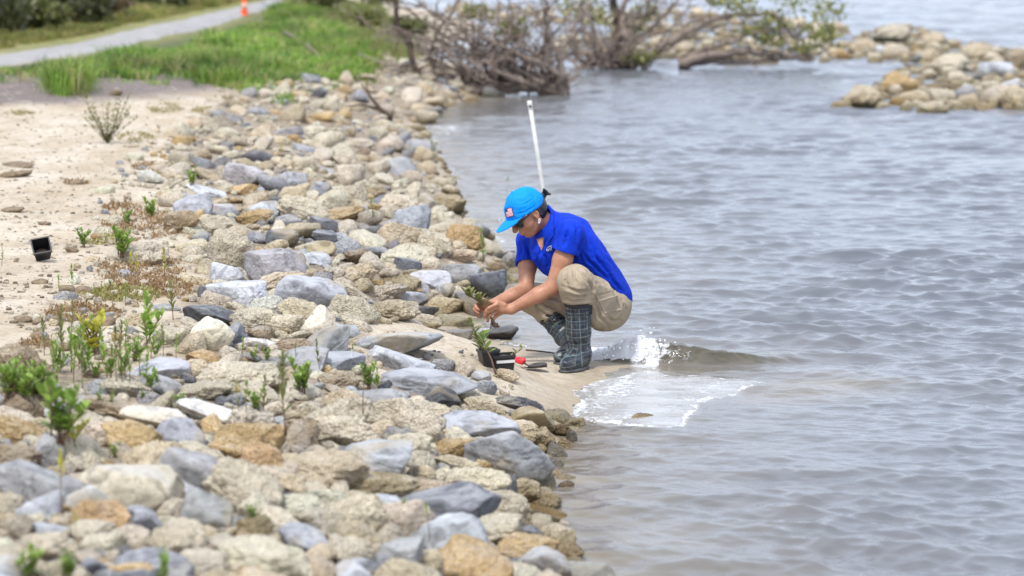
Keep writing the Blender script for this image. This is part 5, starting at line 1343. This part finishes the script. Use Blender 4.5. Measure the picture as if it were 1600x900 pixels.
# cap
F = Field(HC - .2, HC + .2, .0035); SK = hp(-.002, 0, .022); CR = (.108, .088, .106)
F.ell(SK, CR, HAX, .003, cut=[(rimA, -cap_n)]); F.cap(hp(0, 0, .128) - hf * .004, hp(0, 0, .131) - hf * .004, .006, k=.003)
cp = shell(F, 'cap', M['cap'], person, 1, [dict(amp=.003, freq=16, axis=hl, stretch=2, seed=3), dict(lines=[[(813, 289), (800, 305), (796, 332)], [(815, 289), (832, 300), (838, 318)], [(800, 336), (822, 332), (842, 316)], [(808, 322), (822, 318), (836, 308)]], amp=.0022, w=1.2)])
V = []; NS, NTt = 21, 9
for j in range(NTt):
    for i in range(NS):
        s_ = -1 + 2 * i / (NS - 1); t_ = j / (NTt - 1); V.append(hp(.094 * math.sqrt(1 - (s_ * .86) ** 2) + (.092 * (1 - abs(s_) ** 2.6 * .80)) * t_, .074 * s_, .040 - .010 * s_ * s_ - .006 * t_ - .004 * t_ * s_ * s_) - FOOT)
V = np.array(V); Q = grid_quads(NTt, NS); n_ = len(V); V2 = np.vstack([V, V - hu * .0035]); ring = [i for i in range(NS)] + [j * NS + NS - 1 for j in range(1, NTt)] + [(NTt - 1) * NS + i for i in range(NS - 2, -1, -1)] + [j * NS for j in range(NTt - 2, 0, -1)]
Qr = [[ring[i], ring[(i + 1) % len(ring)], ring[(i + 1) % len(ring)] + n_, ring[i] + n_] for i in range(len(ring))]; br_ = link('brim', npmesh('brim', V2, np.vstack([Q, Q[:, ::-1] + n_, Qr])), M['cap'], cp)
pd = nrm(hf * .80 + hu * .50 + hl * .30); V = []; F_ = []; mats = []; side = nrm(np.cross(hu, pd)); upv = np.cross(pd, side); nr, nc = 15, 12; PWd, PHt = .052, .046
def on_cap(a, b, o):
    d = pd * .105 + side * a + upv * b; q = np.array([d @ hf / CR[0], d @ hl / CR[1], d @ hu / CR[2]]); return SK + d / np.linalg.norm(q) + nrm(d) * o - FOOT
for j in range(nr + 1):
    for i in range(nc + 1): V.append(on_cap(-PWd / 2 + PWd * i / nc, -PHt / 2 + PHt * j / nr, .0035))
for j in range(nr):
    for i in range(nc):
        a = j * (nc + 1) + i; F_.append((a, a + 1, a + nc + 2, a + nc + 1)); e = i in (0, nc - 1) or j in (0, nr - 1)
        mats.append(0 if e else (0 if (j >= 9 and i <= 4) else (1 if (j % 2) else 2)))
me = pymesh('flag_patch', V, F_); fp = link('flag_patch', me, [M['navy'], M['pred'], M['pwhite']], cp); me.polygons.foreach_set('material_index', mats)
# shirt
F = Field(lo, hi, .0045)
BK = [P(880, 374, .245), P(895, 389, .27), P(908, 406, .30), P(920, 424, .335), P(932, 442, .37), P(945, 457, .40)]
F.chain(BK, [.150, .152, .150, .150, .155, .150], .03, flat=(fro, .75)); F.cap(SN, SF, .060, k=.03); F.cap(P(872, 362, .24), P(897, 362, .26), .085, .08, .03)
F.cap(P(852, 392, .24), P(866, 409, .25), .080, .078, .03); F.cap(P(952, 459, .36), P(960, 459, .44), .05, .05, .03)
for a, b_, ra, rb in ((SN, SN + (EN - SN) * .36, .066, .072), (SF, SF + (EF - SF) * .50, .064, .062)): F.cap(a, b_ + (b_ - a) * .4, ra, rb, .02, cut=[(b_, b_ - a)])
for a, b_, ra, rb in ((SN, EN, .052, .048),): pass
F.cap(SN + (EN - SN) * .30, SN + (EN - SN) * .60, .058, .058, .002, 'sub'); F.cap(SF + (EF - SF) * .44, SF + (EF - SF) * .75, .052, .052, .002, 'sub')
nk = nrm(hp(-.025, 0, -.045) - N0)
F.cap(N0 - nk * .02, N0 + nk * .14, .084, .074, .012, cut=[(N0 + nk * .070, nk * 1.0 + fro * .35)]); F.cap(N0 + nk * .02, N0 + nk * .16, .064, .064, .004, 'sub')
F.ell(P(840, 377, .125), (.026, .032, .046), None, .006, 'sub')
shirt = shell(F, 'shirt', M['shirt'], person, 2, [dict(amp=.008, freq=6.0, axis=nrm(T3 - SN), stretch=5.0, seed=1), dict(amp=.002, freq=16, axis=nrm([.7, 0, .5]), stretch=5, seed=2),
    dict(lines=[[(909, 374), (904, 392), (911, 412)], [(912, 350), (924, 380), (936, 410), (950, 436)], [(903, 386), (918, 404), (936, 424)], [(924, 392), (946, 420), (966, 452)], [(906, 398), (930, 416), (958, 446)], [(846, 392), (856, 408), (862, 424)], [(836, 398), (843, 412), (850, 428)], [(822, 380), (828, 398), (827, 414)], [(813, 376), (814, 396), (812, 412)],
      [(880, 344), (873, 360), (868, 386)], [(897, 342), (902, 358), (901, 374)], [(870, 346), (864, 364), (861, 384)], [(888, 352), (886, 368), (882, 384)], [(858, 372), (850, 386), (840, 402)], [(935, 376), (948, 400), (962, 424)], [(953, 432), (962, 444), (972, 456)]])])
from mathutils.bvhtree import BVHTree
def bvh_of(o): return BVHTree.FromPolygons([v.co for v in o.data.vertices], [tuple(p.vertices) for p in o.data.polygons])
camv = Vector((0, 0, CAM_H)) - Vector(FOOT)
def hit(bv, px, py, off=.002):
    d = Vector(ray(px, py)).normalized(); h = bv.ray_cast(camv, d); return (h[0] - d * off) if h[0] is not None else None
bv = bvh_of(shirt); mb = MB()
for s0, s1 in (((857.5, 390), (858.5, 394)), ((858.5, 394), (860, 390)), ((860, 390), (861, 394)), ((861, 394), (862, 388)), ((862, 388), (863.5, 393)), ((863.5, 393), (865, 386.5)), ((865, 386.5), (865.5, 392)), ((858, 389), (862, 386)), ((860, 387), (865, 385))):
    a, b_ = hit(bv, s0[0] - 3.5, s0[1] - 1), hit(bv, s1[0] - 3.5, s1[1] - 1)
    if a and b_: mb.tube([a, b_], .0017, 5)
if mb.v: mb.build('chest_mark', M['logo'], shirt)
mb = MB(); pts = [hit(bv, *q) for q in ((877, 374.5), (880, 376), (884, 374))]
if all(pts): mb.tube(pts, [.001, .0025, .0008], 5); mb.build('sleeve_mark', M['navy'], shirt)
# trousers
F = Field(lo, hi, .0045)
F.ell(P(943, 474, .40), (.122, .16, .12), TAX, .03); F.ell(P(951, 485, .33), (.080, .10, .096), None, .04); F.ell(P(940, 484, .46), (.10, .10, .10), None, .04)
F.chain([HN, (HN + KN) / 2 + [0, 0, -.012], KN], [.100, .094, .082], .03); F.chain([KN, P(902, 470, .03)], [.080, .072], .02, cut=[(P(902, 472, .03), [0, 0, -1])]); F.cap(P(902, 464, .035), P(903, 486, .05), .060, .054, .01); F.cap(P(938, 497, .25), P(930, 497, .12), .06, .05, .05)
F.chain([HF_, (HF_ + KF) / 2, KF], [.105, .095, .074], .03); dk = nrm(P(866, 497, .42) - KF); F.chain([KF, P(864, 494, .42)], [.073, .068], .02, cut=[(P(862, 493, .42), dk)]); F.cap(P(855, 485, .42), P(868, 500, .41), .052, .046, .01)
trs = shell(F, 'trousers', M['khaki'], person, 2, [dict(amp=.009, freq=6.5, axis=[.75, .1, .75], stretch=4.5, seed=6), dict(amp=.0018, freq=20, axis=[.8, 0, .6], stretch=5, seed=7),
    dict(lines=[[(926, 452), (915, 436), (906, 420)], [(930, 444), (922, 430), (912, 418)], [(924, 462), (906, 464), (884, 460)], [(922, 456), (900, 455), (880, 448)], [(921, 468), (900, 470), (880, 467)], [(928, 468), (936, 486), (940, 508)], [(934, 440), (950, 446), (966, 458)], [(926, 430), (940, 436), (954, 446)], [(948, 494), (958, 502), (968, 500)], [(919, 428), (924, 448), (926, 474)],
      [(936, 492), (946, 505), (950, 513)], [(972, 470), (976, 482), (972, 494)], [(840, 472), (855, 478), (872, 482)], [(838, 482), (850, 490), (862, 496)], [(848, 464), (866, 466), (880, 472)], [(834, 460), (838, 472), (842, 484)], [(886, 424), (884, 438), (888, 450)], [(896, 420), (897, 434), (902, 446)]])])
bv2 = bvh_of(trs)
def sheet(bv, corners, nu, nv, off, name, mat, parent):
    """a cloth sheet laid over a body: rays meet the surface inside the quad CORNERS"""
    V = []
    for j in range(nv + 1):
        for i in range(nu + 1):
            u, v = i / nu, j / nv; q = [(corners[0][k] * (1 - u) + corners[1][k] * u) * (1 - v) + (corners[3][k] * (1 - u) + corners[2][k] * u) * v for k in (0, 1)]; h = hit(bv, q[0], q[1], off)
            if h is None: return None
            V.append(h)
    n0 = len(V); back = [v - (camv - v).normalized() * off * 1.6 for v in V]; Q = [tuple(q) for q in grid_quads(nv + 1, nu + 1)]; rg = list(range(nu + 1)) + [j * (nu + 1) + nu for j in range(1, nv + 1)] + [nv * (nu + 1) + i for i in range(nu - 1, -1, -1)] + [j * (nu + 1) for j in range(nv - 1, 0, -1)]
    Q += [tuple(x + n0 for x in q[::-1]) for q in Q] + [(rg[i], rg[(i + 1) % len(rg)], rg[(i + 1) % len(rg)] + n0, rg[i] + n0) for i in range(len(rg))]
    return link(name, pymesh(name, V + back, Q), mat, parent)
sheet(bv, [(853, 331), (865, 333), (866, 366), (852, 384)], 6, 10, .010, 'collar', M['shirt'], shirt); sheet(bv, [(838, 374), (849, 370), (849, 384), (846, 392)], 5, 5, .002, 'neck_opening', M['skin'], shirt)
sheet(bv2, [(933, 463), (961, 455), (970, 484), (944, 490)], 8, 8, .005, 'cargo_pocket', M['khaki'], trs); sheet(bv2, [(931, 461), (962, 452), (965, 462), (935, 471)], 8, 4, .011, 'pocket_flap', M['khaki'], trs)
mb = MB(); mb.tube([loc(P(974, 466, .36)), loc(P(979, 478, .35)), loc(P(980, 488, .35)), loc(P(976, 496, .34))], [.008, .011, .011, .007], 8); mb.build('belt_loop', M['black_p'], person)
# boots
def boot(shaft, rad, heel, toe, ground, seed):
    F = Field(np.minimum.reduce([*shaft, heel, toe]) - .12, np.maximum.reduce([*shaft, heel, toe]) + .12, .004)
    F.chain(shaft, rad, .012, ); fd = nrm(toe - heel)
    F.cap(shaft[-1], heel, rad[-1], .040, .02); F.chain([heel, heel * .45 + toe * .55 + [0, 0, .004], toe], [.040, .044, .036], .02); F.cap(shaft[-1] + [0, 0, .0], heel * .5 + toe * .5 + [0, 0, .02], .046, .036, .03)
    ax0 = nrm(shaft[0] - shaft[1]); F.cap(shaft[0] + ax0 * .03, shaft[0] + ax0 * .1, .2, .2, .001, 'sub', cut=[(shaft[0], -ax0)]); F.cap(shaft[0] - ax0 * .05, shaft[0] + ax0 * .05, rad[0] - .006, rad[0] - .006, .002, 'sub')
    F.put(F.lo, F.lo + F.v * F.n, lambda X, Y, Z: Z - (ground + .012), .002, 'sub')
    V, Q = F.mesh('boot', FOOT, 2); V = crease(V, Q, .005, 13, None, 1, seed); me = npmesh('boot', V, Q); W = V + FOOT
    ax = nrm(shaft[0] - shaft[-1]); rel_ = W - shaft[-1]; v = rel_ @ ax; e1 = nrm(np.cross(ax, [0, 1, 0])); e2 = np.cross(ax, e1); ang = np.arctan2(rel_ @ e2, rel_ @ e1)
    u = np.where(v > -.0, ang * .062, rel_ @ e1 * 1.0 + 0); u = ang * .062; attr(me, 'u', u); attr(me, 'v', v); o = link('boot', me, M['plaid'], person)
    S = Field(np.minimum(heel, toe) - .1, np.maximum(heel, toe) + .1, .004); cz = lambda p, z: np.array([p[0], p[1], ground + z])
    S.chain([cz(heel, .012), cz(heel * .45 + toe * .55, .011), cz(toe, .012)], [.043, .046, .038], .01, flat=([0, 0, 1], .34)); S.cap(cz(heel, .0), cz(heel + fd * .03, .0), .040, .040, .004, flat=([0, 0, 1], .4)); shell(S, 'sole', M['sole'], o, 1)
    C = Field(shaft[0] - .13, shaft[0] + .13, .004); a_ = shaft[0] + ax0 * .002; C.cap(a_ - ax0 * .05, a_ + ax0 * .05, rad[0] + .0035, rad[0] + .0045, .002, cut=[(a_, ax0), (a_ - ax0 * .022, -ax0)]); C.cap(a_ - ax0 * .1, a_ + ax0 * .1, rad[0] - .002, rad[0] - .002, .001, 'sub')
    C.cap(a_ + [.06, -.02, -.004], a_ + [.063, -.02, -.055], .010, .008, .003); shell(C, 'cuff', M['cuff'], o, 1); return o
gz = Z0 - .004; heelN, toeN = np.array([FOOT[0] + .030, FOOT[1] + .085, gz + .046]), np.array([FOOT[0] - .048, FOOT[1] - .045, gz + .040])
boot([P(903, 472, .045), P(904, 520, .06), P(907, 552, .08)], [.066, .059, .047], heelN, toeN, gz, 1)
gF = GT(885, 567); gz2 = gF[2] - .004; heelF, toeF = np.array([gF[0] + .045, gF[1] + .05, gz2 + .046]), np.array([gF[0] - .03, gF[1] - .06, gz2 + .04])
boot([P(860, 491, .42), P(883, 524, .385), np.array([heelF[0] - .012, heelF[1] + .0, gz2 + .085])], [.066, .057, .044], heelF, toeF, gz2, 2)
# the seedling held in both hands
hb = P(763, 486, .062); rel = lambda px, py, dy=.062: Vector(P(px, py, dy)) - Vector(hb)
def rootball(root):
    r_ = random.Random(3); mb = MB()
    for i in range(14):
        q = rel(770, 500); e = rel(774 + r_.uniform(-7, 6), 511 + r_.uniform(-3, 3), .062 + r_.uniform(-.02, .02)); mb.tube([q, (q + e) / 2 + Vector((r_.gauss(0, .004), 0, 0)), e], [.003, .0035, .001], 5)
    P_, F_ = LOW['T'][1]; c = rel(774, 508); mb.add([c + Vector((v[0] * .016, v[1] * .013, v[2] * .012)) for v in P_], [tuple(f) for f in F_]); mb.tube([rel(768, 505), rel(766, 514), rel(765, 520)], [.003, .002, .001], 5); mb.build('roots', M['soil'], root)
big_seedling('held_seedling', hb, [rel(771, 505), rel(763, 487), rel(752, 474), rel(740, 466), rel(727, 460)], lv(.35, 1, 26, .056), 'young leafy seedling with bare roots held in both hands', r0=.0055, roots=rootball)
